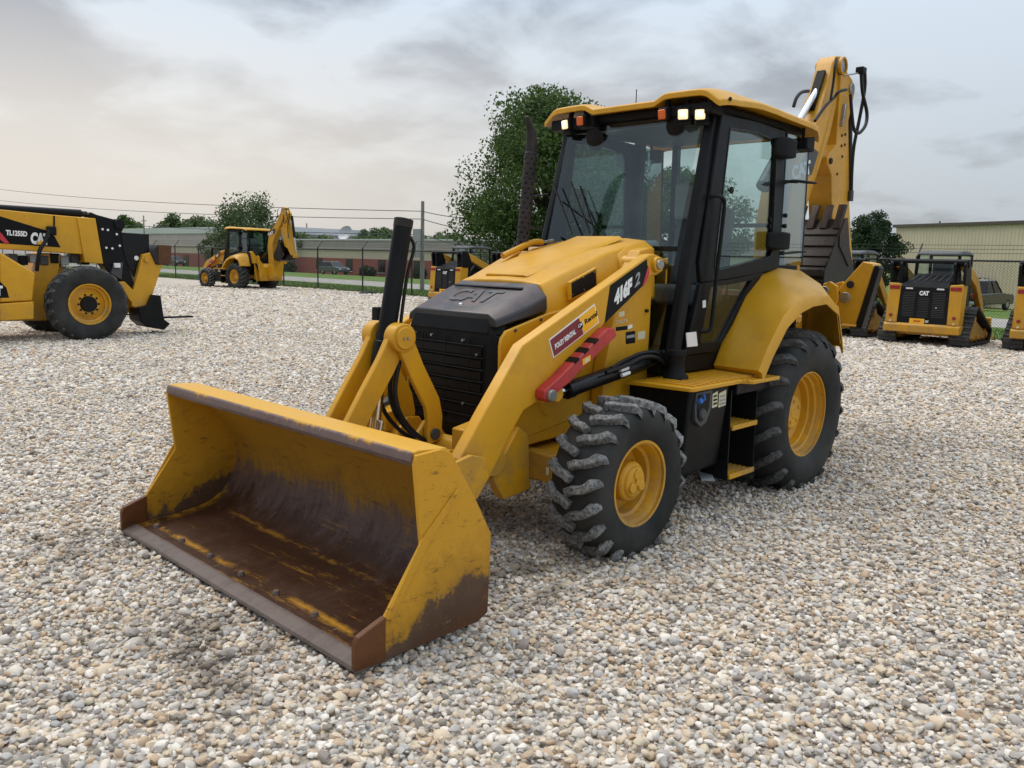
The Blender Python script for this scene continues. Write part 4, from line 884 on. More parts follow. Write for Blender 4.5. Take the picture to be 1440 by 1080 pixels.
# ---- platform, fuel tank, steps
for s in (1, -1):
    PF = part(MB().prism([(1.68, .58*s), (1.625, 1.02*s), (1.60, 1.04*s), (1.02, 1.04*s), (.98, 1.11*s), (.60, 1.11*s), (.60, .58*s)], 'z', .905, .930), 'platform', 'yellow_paint', .004)
    for i in range(15):
        x0 = 1.58-i*.060
        if x0 < .72: continue
        part(MB().bar((x0, s*.66, .933), (x0-.03, s*1.015, .933), .026, .014), 'tread_rib', 'yellow_worn', .003, PF)
    for i in range(2):
        for j in range(5): part(MB().cyl((.78+j*.055, s*(1.045+i*.035), .925), (.78+j*.055, s*(1.045+i*.035), .9345), .009, n=8), 'grip_stud', 'yellow_worn', 0, PF)
    TK = part(MB().loft([[(1.56, s*.45, .34), (1.56, s*.945, .34), (1.09, s*.945, .34), (1.09, s*.45, .34)], [(1.575, s*.45, .905), (1.575, s*1.0, .905), (1.09, s*1.0, .905), (1.09, s*.45, .905)]]), 'fuel_tank', 'black_paint', .022, seg=3)
    part(MB().box((.80, s*.82, .865), (.46, .40, .075)), 'platform_beam', 'black_paint', .006)
    for xx in (.70, 1.06): part(MB().prism([(s*.72, .86), (s*1.0, .86), (s*1.005, .24), (s*.80, .24)], 'x', xx-.006, xx+.006), 'step_side', 'black_paint', .002)
    for zz, ll in ((.605, .2), (.265, .2)):
        ST = part(MB().box((.88, s*1.012, zz-.004), (.345, .016, .035)), 'step', 'yellow_worn', .003)
        for q in range(5): part(MB().box((.88, s*(.985-q*.036), zz), (.335, .022, .014)), 'step_bar', 'yellow_worn', .002, ST)
    part(MB().bar((1.02, s*.80, .255), (1.18, s*.93, .245), .09, .012), 'step_foot', 'grey_panel', .002)
def TKY(u, v, d=0): return PY(u, v, .985+d)
rc = [(978, 553), (1001, 548), (999, 573), (992, 593), (984, 600), (977, 592), (976, 575)]
quad_plate([TKY(u, v, .012) for u, v in rc[::-1]], 'dark_grey', BH, 'filler_surround', .006, .03)
quad_plate([TKY(u, v, .014) for u, v in [(981, 556), (998, 552.5), (996, 573), (990, 588), (984, 594), (979.5, 588), (979, 575)][::-1]], 'decal_black', BH, 'filler_recess', .007, .01)
c_ = TKY(987, 582, .02); part(MB().lathe([(.001, .018), (.030, .016), (.036, 0)], c_, (0, 1, 0), 20), 'filler_cap', 'dark_grey', 0)
c_ = TKY(983, 564, .02); part(MB().lathe([(.001, .024), (.018, .02), (.022, 0)], c_, (0, 1, .3), 14), 'additive_cap', 'tank_blue', 0)
part(MB().tube([c_, c_+Vector((-.03, .02, .01)), c_+Vector((-.015, .02, .045))], .008, 8, 4), 'cap_lever', 'tank_blue', 0)
for (u0, u1) in ((1001, 1008), (1010, 1020)):
    quad_plate([PY(u0, 553+(1008-u0)*.1, .99), PY(u0-1, 573+(1008-u0)*.1, .982), PY(u1-1, 571-(u1-1008)*.15, .982), PY(u1, 549.5-(u1-1008)*.15, .99)], 'decal_cream', BH, 'instruction_label', .008, .012)
    for q in range(3):
        quad_plate([PY(u0+1.2, 556+q*5.3, .99), PY(u0+1, 558.5+q*5.3, .988), PY(u1-1.6, 557+q*5.3, .988), PY(u1-1.4, 554.5+q*5.3, .99)], 'decal_black' if u0 < 1005 else 'grey_panel', BH, 'label_print', .0095, .002)
# pre-cleaner post standing on the platform
part(MB().lathe([(.001, .20), (.062, .20), (.066, .17), (.056, .155), (.052, .10), (.062, .05), (.082, .03), (.085, 0), (.0, 0)], (1.36, .745, .925), (0, 0, 1), 28), 'filter_post', 'black_plastic', 0, ang=40)
part(MB().box((.55, 0, .62), (1.3, .60, .42)), 'transmission', 'black_paint', .03)
part(MB().cyl((0, -.70, RHZ), (0, .70, RHZ), .13, n=28), 'rear_axle', 'yellow_worn', .01)
# ---- backhoe end
part(MB().prism([(-.62, .45), (-.62, 1.15), (-.95, 1.20), (-1.28, 1.05), (-1.28, .42)], 'y', -.42, .42), 'rear_frame', 'yellow_worn', .02)
for s in (1, -1):
    SF = part(MB().prism([(s*.42, .42), (s*.42, 1.15), (s*.60, 1.34), (s*.66, 1.55), (s*.72, 1.57), (s*.785, 1.53), (s*.80, 1.42), (s*.74, 1.22), (s*.62, .42)], 'x', -1.03, -1.06), 'stabilizer_frame', 'yellow_worn', .006)
    part(MB().prism([(s*.42, .42), (s*.42, 1.15), (s*.60, 1.34), (s*.66, 1.55), (s*.72, 1.57), (s*.785, 1.53), (s*.80, 1.42), (s*.74, 1.22), (s*.62, .42)], 'x', -1.28, -1.31), 'stabilizer_frame', 'yellow_worn', .006)
    SA = part(MB().prism([(s*.70, 1.24), (s*.76, 1.22), (s*.95, 1.21), (s*1.062, 1.70), (s*1.045, 1.73), (s*.965, 1.745), (s*.80, 1.54), (s*.72, 1.40)], 'x', -1.075, -1.265), 'stabilizer_leg', 'yellow_old', .008)
    part(MB().prism([(s*.953, 1.19), (s*1.003, 1.18), (s*1.113, 1.69), (s*1.095, 1.715), (s*1.066, 1.715)], 'x', -1.065, -1.17), 'stabilizer_pad', 'black_paint', .008, SA)
    for yy, zz, rr, mt in ((.678, 1.492, .036, 'steel'), (.845, 1.438, .045, 'steel'), (.878, 1.549, .032, 'burnt_steel'), (.746, 1.353, .030, 'burnt_steel'), (.775, 1.475, .018, 'burnt_steel')):
        part(MB().cyl((-1.02, s*yy, zz), (-1.045, s*yy, zz), rr, n=20) if yy == .678 else MB().cyl((-1.062, s*yy, zz), (-1.085, s*yy, zz), rr, n=20), 'pin', mt, .004, SA)
    part(MB().cyl((-1.17, s*.50, .70), (-1.17, s*.86, 1.45), .045, n=20), 'stabilizer_cylinder', 'black_satin', .004)
part(MB().prism([(-1.28, .50), (-1.28, 1.12), (-1.45, 1.20), (-1.68, 1.10), (-1.70, .62), (-1.55, .48)], 'y', -.17, .17), 'swing_post', 'yellow_worn', .015)
boom = [(-1.36, .98), (-1.46, .90), (-1.58, .92), (-1.66, 1.05), (-1.665, 1.52), (-1.60, 2.10), (-1.655, 2.19), (-1.82, 2.50), (-2.135, 2.968), (-2.38, 3.40), (-2.46, 3.60), (-2.43, 3.70), (-2.35, 3.755), (-2.25, 3.74), (-2.17, 3.66), (-2.10, 3.46), (-1.90, 3.11), (-1.60, 2.80), (-1.38, 2.50), (-1.27, 2.0), (-1.32, 1.3)]
bmesh_ = MB().prism(boom, 'y', -.155, .155); bmesh_.v = [(x, y*(1-.45*max(0, min(1, (z-2.75)/.6))), z) for x, y, z in bmesh_.v]
BM = part(bmesh_, 'boom', 'yellow_old', .01)
part(MB().bar((-1.93, 0, 3.19), (-2.125, 0, 3.585), .085, .03, (.89, 0, .45)), 'boom_gap_shade', 'decal_black', .004, BM)  # black bar painting the shade of the gap between the boom plates
for s in (1, -1):
    part(MB().cyl((-2.34, s*.08, 3.655), (-2.34, s*.115, 3.655), .075, n=28), 'boom_pin', 'steel', .006, BM)
    part(MB().lathe([(.070, .0), (.086, .0), (.086, .03), (.070, .03)], (-2.34, s*.10, 3.655), (0, s, 0), 28, closed=True), 'pin_ring', 'yellow_old', 0, BM)
# boom side emblem
def BE(u, v): return PY(u, v, .1555)
quad_plate([BE(1129, 224), BE(1128, 248), BE(1141, 246), BE(1151, 214), BE(1143, 208)], 'dark_grey', BM, 'emblem_plate', .003, .004)
text_on('CAT', PY(1114, 254, .156), PY(1140.5, 244, .156), PY(1112, 234, .156), 'decal_white', BM, 'emblem_lettering', .05, 0, .95, .005)
# stick cylinder along the boom, rod bright
part(MB().cyl((-1.10, .0, 2.40), (-1.68, .0, 3.02), .07, n=28), 'stick_cylinder', 'black_satin', .005)
part(MB().cyl(PY(1122, 172, .0), PY(1166, 99, .0), .034, n=24), 'cylinder_rod', 'chrome', 0)
rod_end = PY(1166, 99, .0); part(MB().cyl((rod_end.x, -.05, rod_end.z), (rod_end.x, .05, rod_end.z), .06, n=24), 'rod_eye', 'dark_grey', .005)
stick = [(-2.30, 3.56), (-2.42, 3.62), (-2.58, 3.56), (-2.66, 3.46), (-2.56, 3.16), (-2.74, 2.40), (-2.86, 2.04), (-3.03, 1.60), (-3.0, 1.50), (-2.88, 1.52), (-2.62, 1.90), (-2.40, 2.02), (-2.30, 2.40), (-2.255, 2.60), (-2.14, 2.70), (-2.12, 2.76), (-2.20, 2.82), (-2.32, 2.90)]
SK = part(MB().prism(stick, 'y', -.125, .125), 'stick', 'yellow_old', .01)
for (xx, zz) in ((-2.20, 2.73),): part(MB().cyl((xx, -.14, zz), (xx, .14, zz), .030, n=16), 'stick_pin', 'decal_black', .003, SK)
part(MB().cyl((-2.55, -.145, 3.47), (-2.55, .145, 3.47), .055, n=20), 'stick_pin', 'steel', .005, SK)
for (xx, zz) in ((-2.42, 3.0), (-2.50, 3.02), (-2.43, 2.90), (-2.51, 2.92), (-2.47, 2.80), (-2.38, 2.62)): part(MB().cyl((xx, .12, zz), (xx, .133, zz), .014, n=10), 'bolt', 'burnt_steel', 0, SK)
part(MB().bar((-2.40, .135, 3.30), (-2.36, .135, 3.08), .03, .05, (0, 1, 0)), 'lock_link', 'steel', .008)
part(MB().cyl((-2.78, 0, 3.36), (-2.95, 0, 2.4), .06, n=24), 'bucket_cylinder', 'black_satin', .005)
part(MB().cyl((-2.95, 0, 2.4), (-3.04, 0, 1.75), .032, n=16), 'cylinder_rod', 'chrome', 0)
# digging bucket, curled up
DB_side = [(-2.215, 2.165), (-2.10, 2.00), (-2.02, 1.86), (-1.86, 1.65), (-1.855, 1.50), (-1.95, 1.38), (-2.15, 1.33), (-2.35, 1.40), (-2.48, 1.52), (-2.60, 1.62), (-2.42, 1.88), (-2.26, 2.17)]
DB = part(MB().prism([(-2.215, 2.165), (-2.10, 2.00), (-2.02, 1.86), (-1.86, 1.65), (-1.855, 1.50), (-1.95, 1.38), (-2.15, 1.33), (-2.35, 1.40), (-2.37, 1.43), (-2.15, 1.36), (-1.965, 1.405), (-1.885, 1.51), (-1.89, 1.64), (-2.045, 1.85), (-2.125, 1.99), (-2.24, 2.165)], 'y', -.30, .30), 'digging_bucket', 'dig_bucket', .004)
for s in (1, -1):
    part(MB().prism(DB_side, 'y', s*.285, s*.305), 'side_plate', 'dig_bucket', .004, DB)
    part(MB().prism([(-2.23, 2.175), (-2.115, 2.01), (-2.13, 1.90), (-2.40, 1.70), (-2.42, 1.78), (-2.28, 2.18)], 'y', s*.303, s*.318), 'side_cutter', 'dig_bucket', .004, DB)
    part(MB().prism([(-2.35, 1.40), (-2.60, 1.62), (-2.95, 1.62), (-2.95, 1.50), (-2.5, 1.40)], 'y', s*.11, s*.14), 'bucket_ear', 'dig_bucket', .004, DB)
pts = [(-2.185, 2.12), (-2.12, 2.03), (-2.055, 1.92), (-1.985, 1.815), (-1.915, 1.722), (-1.86, 1.63), (-1.85, 1.53), (-1.89, 1.44)]
for i, (xx, zz) in enumerate(pts):
    a = pts[max(i-1, 0)]; b = pts[min(i+1, len(pts)-1)]; d_ = Vector((b[0]-a[0], 0, b[1]-a[1])).normalized()
    if i: part(MB().bar(Vector((xx, 0, zz))-d_*.036, Vector((xx, 0, zz))+d_*.036, .59, .03, (-d_.z, 0, d_.x)), 'wear_bar', 'dig_bucket', .006, DB)
for i in range(5):
    yy = -.27+i*.135
    TH = part(MB().loft([[(-2.17, yy-.036, 2.05), (-2.17, yy+.036, 2.05), (-2.115, yy+.036, 2.07), (-2.115, yy-.036, 2.07)], [(-2.235, yy-.034, 2.20), (-2.235, yy+.034, 2.20), (-2.175, yy+.034, 2.21), (-2.175, yy-.034, 2.21)], [(-2.27, yy-.040, 2.30), (-2.27, yy+.040, 2.30), (-2.235, yy+.040, 2.31), (-2.235, yy-.040, 2.31)]]), 'tooth', 'dig_bucket', .006, DB)
# hoses at the boom head
def hose(pts, r=.016, mt='hose_rubber'): part(MB().tube(pts, r, 8, 8), 'hydraulic_hose', mt, 0)
hose([PY(1116, 150, .1), PY(1120, 138, .1), PY(1127, 130, .1), PY(1137, 128, .1)])
hose([PY(1146, 122, -.1), PY(1150, 100, -.1), PY(1156, 85, -.1)], .014)
hose([PY(1146, 170, .17), PY(1160, 150, .17), PY(1172, 138, .17), PY(1180, 129, .2), PY(1190, 126, .2)], .015, 'hose_rubber')
hose([PY(1168, 140, .17), PY(1172, 115, .17), PY(1174, 95, .17), PY(1176, 82, .15)], .013)
hose([PY(1196, 133, .17), PY(1198, 160, .2), PY(1201, 182, .22), PY(1208, 187, .24), PY(1217, 176, .24), PY(1219, 158, .22), PY(1213, 130, .2), PY(1211, 103, .18)], .017)
hose([PY(1216, 100, .16), PY(1216, 125, .16), PY(1209, 165, .15), PY(1201, 205, .15), PY(1198, 240, .15), PY(1197, 275, .15)], .018)
part(MB().cyl(PY(1187, 106, .17), PY(1206, 103, .18), .008, n=8), 'hose_guide', 'steel', 0)
part(MB().box(PY(1211, 99, .18), (.10, .08, .06)), 'hose_clamp', 'black_plastic', .01)
part(MB().cyl(PY(1197, 268, .15), PY(1196, 283, .15), .026, n=12), 'hose_fitting', 'dark_grey', .003)
# ------------------------------------------------------------------ second backhoe loader (a copy of the first, parked by the fence)
B2 = copy_tree(BH); B2.location = (-13.87, -32.37, 0)
for ch in list(B2.children):                      # this one carries no front bucket
    if ch.name.startswith('loader_bucket'):
        for g_ in list(ch.children): bpy.data.objects.remove(g_)
        bpy.data.objects.remove(ch)
B2.rotation_euler = (0, 0, math.radians(-81))
B2['label'] = 'yellow backhoe loader parked beside the chain link fence, seen from behind with its boom raised'
BH['group'] = B2['group'] = 'backhoe loaders in the yard'
# ------------------------------------------------------------------ compact track loaders (front is +x in their own space)
def make_ctl(label, loc, rz):
    R_ = thing('track_loader', label, 'track loader', loc, 'track loaders parked in a row', rz)
    PINV[R_.name] = Matrix()
    def P(mb, name, mat, bev=.008, parent=None, **k): return mb.build(name, mat, parent or R_, bev, **k)
    # tracks
    tri = [(-1.02, .30), (-.97, .16), (-.85, .07), (.62, .07), (.78, .14), (.84, .27), (.78, .40), (-.20, .80), (-.42, .88), (-.58, .84), (-.66, .74)]
    def smooth(pl, n=5):
        o = []; L_ = len(pl)
        for i in range(L_):
            p0, p1, p2, p3 = (Vector((*pl[(i+q-1) % L_], 0)) for q in range(4))
            for k in range(n):
                t = k/n; o.append((.5*((2*p1)+(-p0+p2)*t+(2*p0-5*p1+4*p2-p3)*t*t+(-p0+3*p1-3*p2+p3)*t**3)).to_2d())
        return [(p.x, p.y) for p in o]
    for s in (1, -1):
        H = holder('track', R_)
        ps = smooth(tri, 4); outer = ps; inner = offs(ps+ps[:1], .045)[:-1]
        cxm = sum(p[0] for p in ps)/len(ps)
        if abs(inner[0][0]-cxm) > abs(outer[0][0]-cxm): inner = offs(ps+ps[:1], -.045)[:-1]
        m_ = MB(); n = len(outer); y0, y1 = s*.55, s*.95
        V = [(x, y0, z) for x, z in outer]+[(x, y1, z) for x, z in outer]+[(x, y0, z) for x, z in inner]+[(x, y1, z) for x, z in inner]; F = []
        for i in range(n):
            j = (i+1) % n; F += [(i, j, n+j, n+i), (2*n+i, 3*n+i, 3*n+j, 2*n+j), (i, 2*n+i, 2*n+j, j), (n+i, n+j, 3*n+j, 3*n+i)]
        m_.add(V, F).build('belt', 'tyre_rubber', H, 0)
        lug_ = MB()
        for i in range(0, n):
            a = outer[i]; b = outer[(i+1) % n]; d_ = Vector((b[0]-a[0], 0, b[1]-a[1])); l_ = d_.length
            if l_ < .02: continue
            steps = max(1, int(l_/.11)); d_.normalize(); nn = Vector((-d_.z, 0, d_.x))
            for q in range(steps):
                c_ = Vector((a[0], s*.75, a[1]))+d_*(l_*(q+.5)/steps); lug_.bar(c_-d_*.022, c_+d_*.022, .40, .045, nn)
        lug_.build('track_lugs', 'tread_dark', H, .006, 1)
        P(MB().prism([(-.85, .28), (-.75, .20), (.60, .20), (.70, .28), (-.30, .62), (-.55, .66)], 'y', s*.60, s*.86), 'track_frame', 'yellow_worn', .01, H)
        for (xx, zz, rr) in ((-.44, .62, .20), (-.84, .26, .15), (.66, .25, .14), (-.35, .2, .09), (.0, .2, .09), (.32, .2, .09)):
            P(MB().lathe([(.001, s*.30), (rr*.4, s*.30), (rr*.5, s*.27), (rr*.9, s*.26), (rr, s*.24), (rr, s*.0)], (xx, s*.60, zz), (0, 1, 0), 24), 'roller', 'yellow_worn', 0, H)
    # body and rear
    P(MB().prism([(-.95, .24), (-.95, .30), (-1.05, .34), (-1.08, .52), (-.98, .56), (1.0, .52), (1.0, .24)], 'y', -.56, .56), 'chassis', 'yellow_worn', .012)
    P(MB().prism([(-1.19, .30), (-1.19, .46), (-1.14, .50), (-.9, .50), (-.9, .30)], 'y', -.79, .79), 'rear_bumper', 'yellow_old', .02, seg=3)
    for s in (1, -1):
        TP = P(MB().loft([[(-1.16, s*.52, .50), (-1.16, s*.77, .50), (-.85, s*.77, .50), (-.85, s*.52, .50)], [(-1.10, s*.50, 1.36), (-1.10, s*.76, 1.38), (-.72, s*.76, 1.40), (-.72, s*.50, 1.38)]]), 'rear_post', 'yellow_old', .02, seg=3)
        P(MB().box((-1.112, s*.63, 1.28), (.012, .22, .085)), 'tail_lamp', 'red_lens', .004, TP)
        P(MB().cyl((-1.165, s*.655, .66), (-1.14, s*.655, .66), .038, n=16), 'reflector', 'red_lens', .004, TP)
        P(MB().cyl((-1.172, s*.655, .535), (-1.15, s*.655, .535), .022, n=12), 'tie_down', 'decal_cream', 0, TP)
        # tower, lift arm
        P(MB().prism([(-1.02, 1.36), (-1.08, 1.80), (-1.0, 1.92), (-.78, 1.92), (-.62, 1.60), (-.60, 1.36)], 'y', s*.52, s*.58), 'tower_plate', 'black_paint', .012)
        P(MB().prism([(-1.02, 1.36), (-1.08, 1.80), (-1.0, 1.92), (-.78, 1.92), (-.62, 1.60), (-.60, 1.36)], 'y', s*.72, s*.78), 'tower_plate', 'black_paint', .012)
        P(MB().cyl((-.90, s*.50, 1.80), (-.90, s*.80, 1.80), .06, n=20), 'tower_pin', 'black_paint', .004)
        P(MB().prism([(-.98, 1.88), (-.92, 1.73), (.10, 1.32), (.70, .78), (.98, .40), (1.10, .42), (1.08, .62), (.80, .98), (.25, 1.50), (-.78, 1.90)], 'y', s*.62, s*.72), 'lift_arm', 'yellow_old', .012)
        P(MB().cyl((-.80, s*.67, .95), (-.35, s*.67, 1.45), .04, n=16), 'lift_cylinder', 'black_satin', .003)
        P(MB().tube([(-.95, s*.60, 1.40), (-1.0, s*.60, 1.58), (-.92, s*.62, 1.72)], .018, 8, 5), 'hydraulic_hose', 'hose_rubber', 0)
        P(MB().cyl((-.99, s*.61, 1.42), (-.93, s*.61, 1.70), .028, n=12), 'tilt_cylinder', 'burnt_steel', .003)
    P(MB().cyl((-1.0, -.78, 1.86), (-1.0, .78, 1.86), .045, n=20), 'cross_tube', 'black_paint', .004)
    DR = P(MB().loft([[(-1.14, -.52, .46), (-1.14, .52, .46), (-.95, .52, .46), (-.95, -.52, .46)], [(-1.105, -.51, 1.30), (-1.105, .51, 1.30), (-.9, .51, 1.30), (-.9, -.51, 1.30)], [(-1.02, -.49, 1.40), (-1.02, .49, 1.40), (-.9, .49, 1.40), (-.9, -.49, 1.40)]]), 'rear_door', 'black_plastic', .025, seg=3)
    for cy_, wy in ((-.31, .25), (0, .22), (.31, .25)):
        for i in range(15):
            zz = .66+i*.037
            if abs(cy_) < .1 and zz > 1.08: continue
            P(MB().box((-1.137+(zz-.46)*.0417, cy_, zz), (.012, wy, .010), Matrix.Rotation(-.3, 3, 'Y')), 'louvre_slat', 'dark_grey', 0, DR)
    for s in (1, -1): P(MB().box((-1.105, s*.32, 1.265), (.02, .15, .032)), 'rear_light', 'white_lens', .006, DR)
    text_on('CAT', (-1.114, .10, 1.12), (-1.114, -.10, 1.12), (-1.108, .10, 1.22), 'decal_white', DR, 'emblem_lettering', .06, 0, .95, .012)
    quad_plate([(-1.137, .25, .50), (-1.137, -.06, .50), (-1.132, -.06, .61), (-1.132, .25, .61)], 'decal_orange', DR, 'rental_plate', .006)
    quad_plate([(-1.137, -.065, .50), (-1.137, -.16, .50), (-1.132, -.16, .61), (-1.132, -.065, .61)], 'decal_black', DR, 'rental_plate', .006)
    text_on('CAT', (-1.136, -.075, .53), (-1.136, -.15, .53), (-1.133, -.075, .58), 'decal_white', DR, 'plate_lettering', .05, 0, .95, .009)
    text_on('Rental', (-1.136, .16, .535), (-1.136, .02, .535), (-1.133, .16, .58), 'red_paint', DR, 'plate_lettering', .04, 0, .95, .009)
    P(MB().cyl((-1.12, -.27, .86), (-1.135, -.27, .86), .016, n=12), 'door_latch', 'chrome', .003, DR)
    # engine hood and cab
    HD_ = P(MB().loft([[(-1.0, -.46, 1.40), (-1.0, .46, 1.40), (-1.0, .46, 1.36), (-1.0, -.46, 1.36)], [(-.35, -.42, 1.58), (-.35, .42, 1.58), (-.35, .42, 1.36), (-.35, -.42, 1.36)]]), 'engine_hood', 'black_plastic', .02)
    for i in range(6): P(MB().bar((-.92, -.36+i*.144, 1.432), (-.42, -.34+i*.136, 1.566), .02, .016), 'hood_rib', 'dark_grey', .003, HD_)
    C_ = holder('cab', R_)
    P(MB().loft([[(-.42, -.47, 1.55), (.72, -.47, 1.1), (.72, .47, 1.1), (-.42, .47, 1.55)], [(-.38, -.45, 1.60), (.70, -.45, 1.15), (.70, .45, 1.15), (-.38, .45, 1.60)]]), 'cab_base', 'black_paint', .01, C_)
    for s in (1, -1):
        P(MB().bar((-.38, s*.44, 1.55), (-.32, s*.43, 2.02), .06, .06, (0, 1, 0)), 'cab_post', 'black_paint', .01, C_)
        P(MB().bar((.68, s*.44, 1.0), (.60, s*.43, 2.02), .06, .06, (0, 1, 0)), 'cab_post', 'black_paint', .01, C_)
        P(MB().prism([(-.36, 1.60), (.66, 1.2), (.60, 2.0), (-.31, 2.0)], 'y', s*.44, s*.446), 'side_window', 'cab_glass', 0, C_)
        P(MB().box((.15, s*.44, .95), (1.1, .04, .75)), 'cab_side', 'black_paint', .01, C_)
    P(MB().add([(-.37, -.42, 1.60), (-.37, .42, 1.60), (-.32, .41, 2.0), (-.32, -.41, 2.0)], [(0, 1, 2, 3)]), 'rear_window', 'cab_glass', 0, C_)
    P(MB().loft([[(-.46, -.44, 2.0), (-.46, .44, 2.0), (-.44, .42, 2.06), (-.44, -.42, 2.06)], [(-.10, -.47, 2.03), (-.10, .47, 2.03), (-.10, .44, 2.115), (-.10, -.44, 2.115)], [(.40, -.47, 2.03), (.40, .47, 2.03), (.40, .44, 2.115), (.40, -.44, 2.115)], [(.72, -.46, 2.0), (.72, .46, 2.0), (.72, .44, 2.06), (.72, -.44, 2.06)]]), 'cab_roof', 'dark_grey', .02, C_, seg=3)
    P(MB().box((.05, 0, 1.72), (.14, .42, .40)), 'seat', 'seat_fabric', .03, C_)
    P(MB().prism([(1.0, .10), (1.55, .10), (1.20, .30), (1.12, .62), (1.02, .60)], 'y', -.86, .86), 'front_bucket', 'yellow_worn', .008)
    return R_
ctl_spots = [(-14.55, -2.45, 181, 'track loader with black louvred rear door standing between the tan shed and the raised stabilizer'),
             (-14.95, .03, 179, 'track loader whose tower stands beside the dark pickup seen through the fence'),
             (-15.0, -4.75, 180, 'track loader mostly hidden behind the raised stabilizer of the big backhoe'),
             (-14.2, -17.9, 181, 'track loader showing over the hood of the big backhoe, beside the utility pole'),
             (-14.6, -15.3, 180, 'track loader partly hidden behind the exhaust stack of the big backhoe')]
c0_ = None
for x, y, a, lb in ctl_spots:
    if c0_ is None: c0_ = make_ctl(lb, (x, y, 0), math.radians(a))
    else:
        c_ = copy_tree(c0_); c_.location = (x, y, 0); c_.rotation_euler = (0, 0, math.radians(a)); c_['label'] = lb
# ------------------------------------------------------------------ telehandler, facing -x, right side towards the camera
TY = -12.46
TH_ = thing('telehandler', 'yellow telehandler with long boom and forks lowered, its front wheel on the gravel', 'telehandler', (.49, TY-1.0, 0))
def zx(pts, y): return xz([(u/4.5, 260+v/4.5) for u, v in pts], y)      # outlines read off the photograph on a known upright plane
def TP_(mb, name, mat, bev=.01, parent=None, **k): return mb.build(name, mat, parent or TH_, bev, **k)
def twheel(c, s):
    H = holder('wheel', TH_); Rr = .70
    def pl(mb): return (mb if s > 0 else mb.mirror_y()).move(Matrix.Translation(c))
    tp = sym([(.34, .12), (.385, .17), (.43, .185), (.54, .205), (.62, .198), (.672, .165), (.685, .10), (.688, .0)])
    pl(MB().lathe(tp, (0, 0, 0), (0, 1, 0), 64)).build('tyre', 'tyre_rubber', H, ang=50)
    tt = lambda q: Rr+.005-.02*(min(q, .16)/.16)**2-(max(0, q-.16)/.04)*.05; tb = lambda q: .684-.02*(min(q, .16)/.16)**2-(max(0, q-.16)/.04)*.045
    pl(lugs((0, 0, 0), (1, -1), 22, [(-.01, 0), (.07, .05), (.14, .08), (.185, .10)], .08, tt, tb)).build('tread', 'tread_dark', H, .004, 1)
    pl(MB().lathe([(.355, .178), (.375, .18), (.378, .165), (.350, .15), (.335, .10), (.30, .09), (.295, .05), (.24, .06), (.20, .10), (.15, .10), (.15, .05), (.33, -.02)], (0, 0, 0), (0, 1, 0), 56, closed=True)).build('rim', 'yellow_paint', H, 0)
    m_ = MB().cyl((0, .05, 0), (0, .15, 0), .145, .14, 32)
    for k in range(10):
        t = 2*math.pi*k/10; m_.cyl((.178*math.cos(t), .09, .178*math.sin(t)), (.178*math.cos(t), .125, .178*math.sin(t)), .020, n=8)
    pl(m_).build('hub', 'black_paint', H, .006)
wc = PY(570/4.5, 260+765/4.5, TY); WX = wc.x
twheel((WX, TY-.17, .68), 1); twheel((WX, TY-2.0, .68), -1); twheel((WX+3.5, TY-.17, .68), 1); twheel((WX+3.5, TY-2.0, .68), -1)
TP_(MB().prism(zx([(0, 425), (225, 560), (208, 735), (0, 745)], TY-.15), 'y', TY-.15, TY-.75), 'engine_cover', 'yellow_paint', .03, seg=3)
TP_(MB().prism(zx([(0, 752), (215, 738), (216, 850), (0, 862)], TY-.10), 'y', TY-.10, TY-.8), 'side_box', 'yellow_paint', .02, seg=3)
TP_(MB().prism(zx([(-700, 430), (-10, 425), (-10, 745), (-700, 760)], TY-.15), 'y', TY-.15, TY-.9), 'engine_cover', 'yellow_paint', .03, seg=3)
TP_(MB().prism(zx([(-900, 870), (300, 860), (330, 760), (390, 440), (270, 430), (215, 560), (-900, 560)], TY-.80), 'y', TY-.80, TY-1.5), 'main_frame', 'yellow_old', .02)
TP_(MB().prism(zx([(380, 435), (395, 530), (640, 560), (780, 640), (850, 780), (780, 840), (330, 850), (300, 700), (270, 430)], TY-.95), 'y', TY-.95, TY-1.35), 'front_frame', 'yellow_old', .02)
TP_(MB().cyl((WX, TY-1.9, .68), (WX, TY-.2, .68), .13, n=20), 'front_axle', 'black_paint', .01)
BY = TY-.62
BMm = TP_(MB().prism(zx([(-900, 80), (0, 155), (345, 190), (605, 212), (655, 500), (530, 490), (530, 440), (0, 405), (-900, 345)], BY), 'y', BY, BY-.42), 'boom', 'yellow_paint', .015)
TP_(MB().prism(zx([(488, 205), (605, 212), (655, 500), (535, 490)], BY+.03), 'y', BY+.03, BY-.45), 'boom_collar', 'yellow_paint', .012, BMm)
TP_(MB().prism(zx([(338, 195), (348, 195), (348, 285), (338, 285)], BY+.01), 'y', BY+.012, BY), 'boom_seam', 'decal_black', 0, BMm)
tb0 = PY(-120, 260+118/4.5, BY-.2); tb1 = PY(512/4.5, 260+182/4.5, BY-.2)
TP_(MB().cyl(tb0, tb1, .075, n=28), 'extend_cylinder', 'black_paint', .006)
TP_(MB().cyl(tb1+Vector((.02, 0, 0)), tb1-Vector((.10, 0, .01)), .05, .06, 20), 'cylinder_eye', 'burnt_steel', .006)
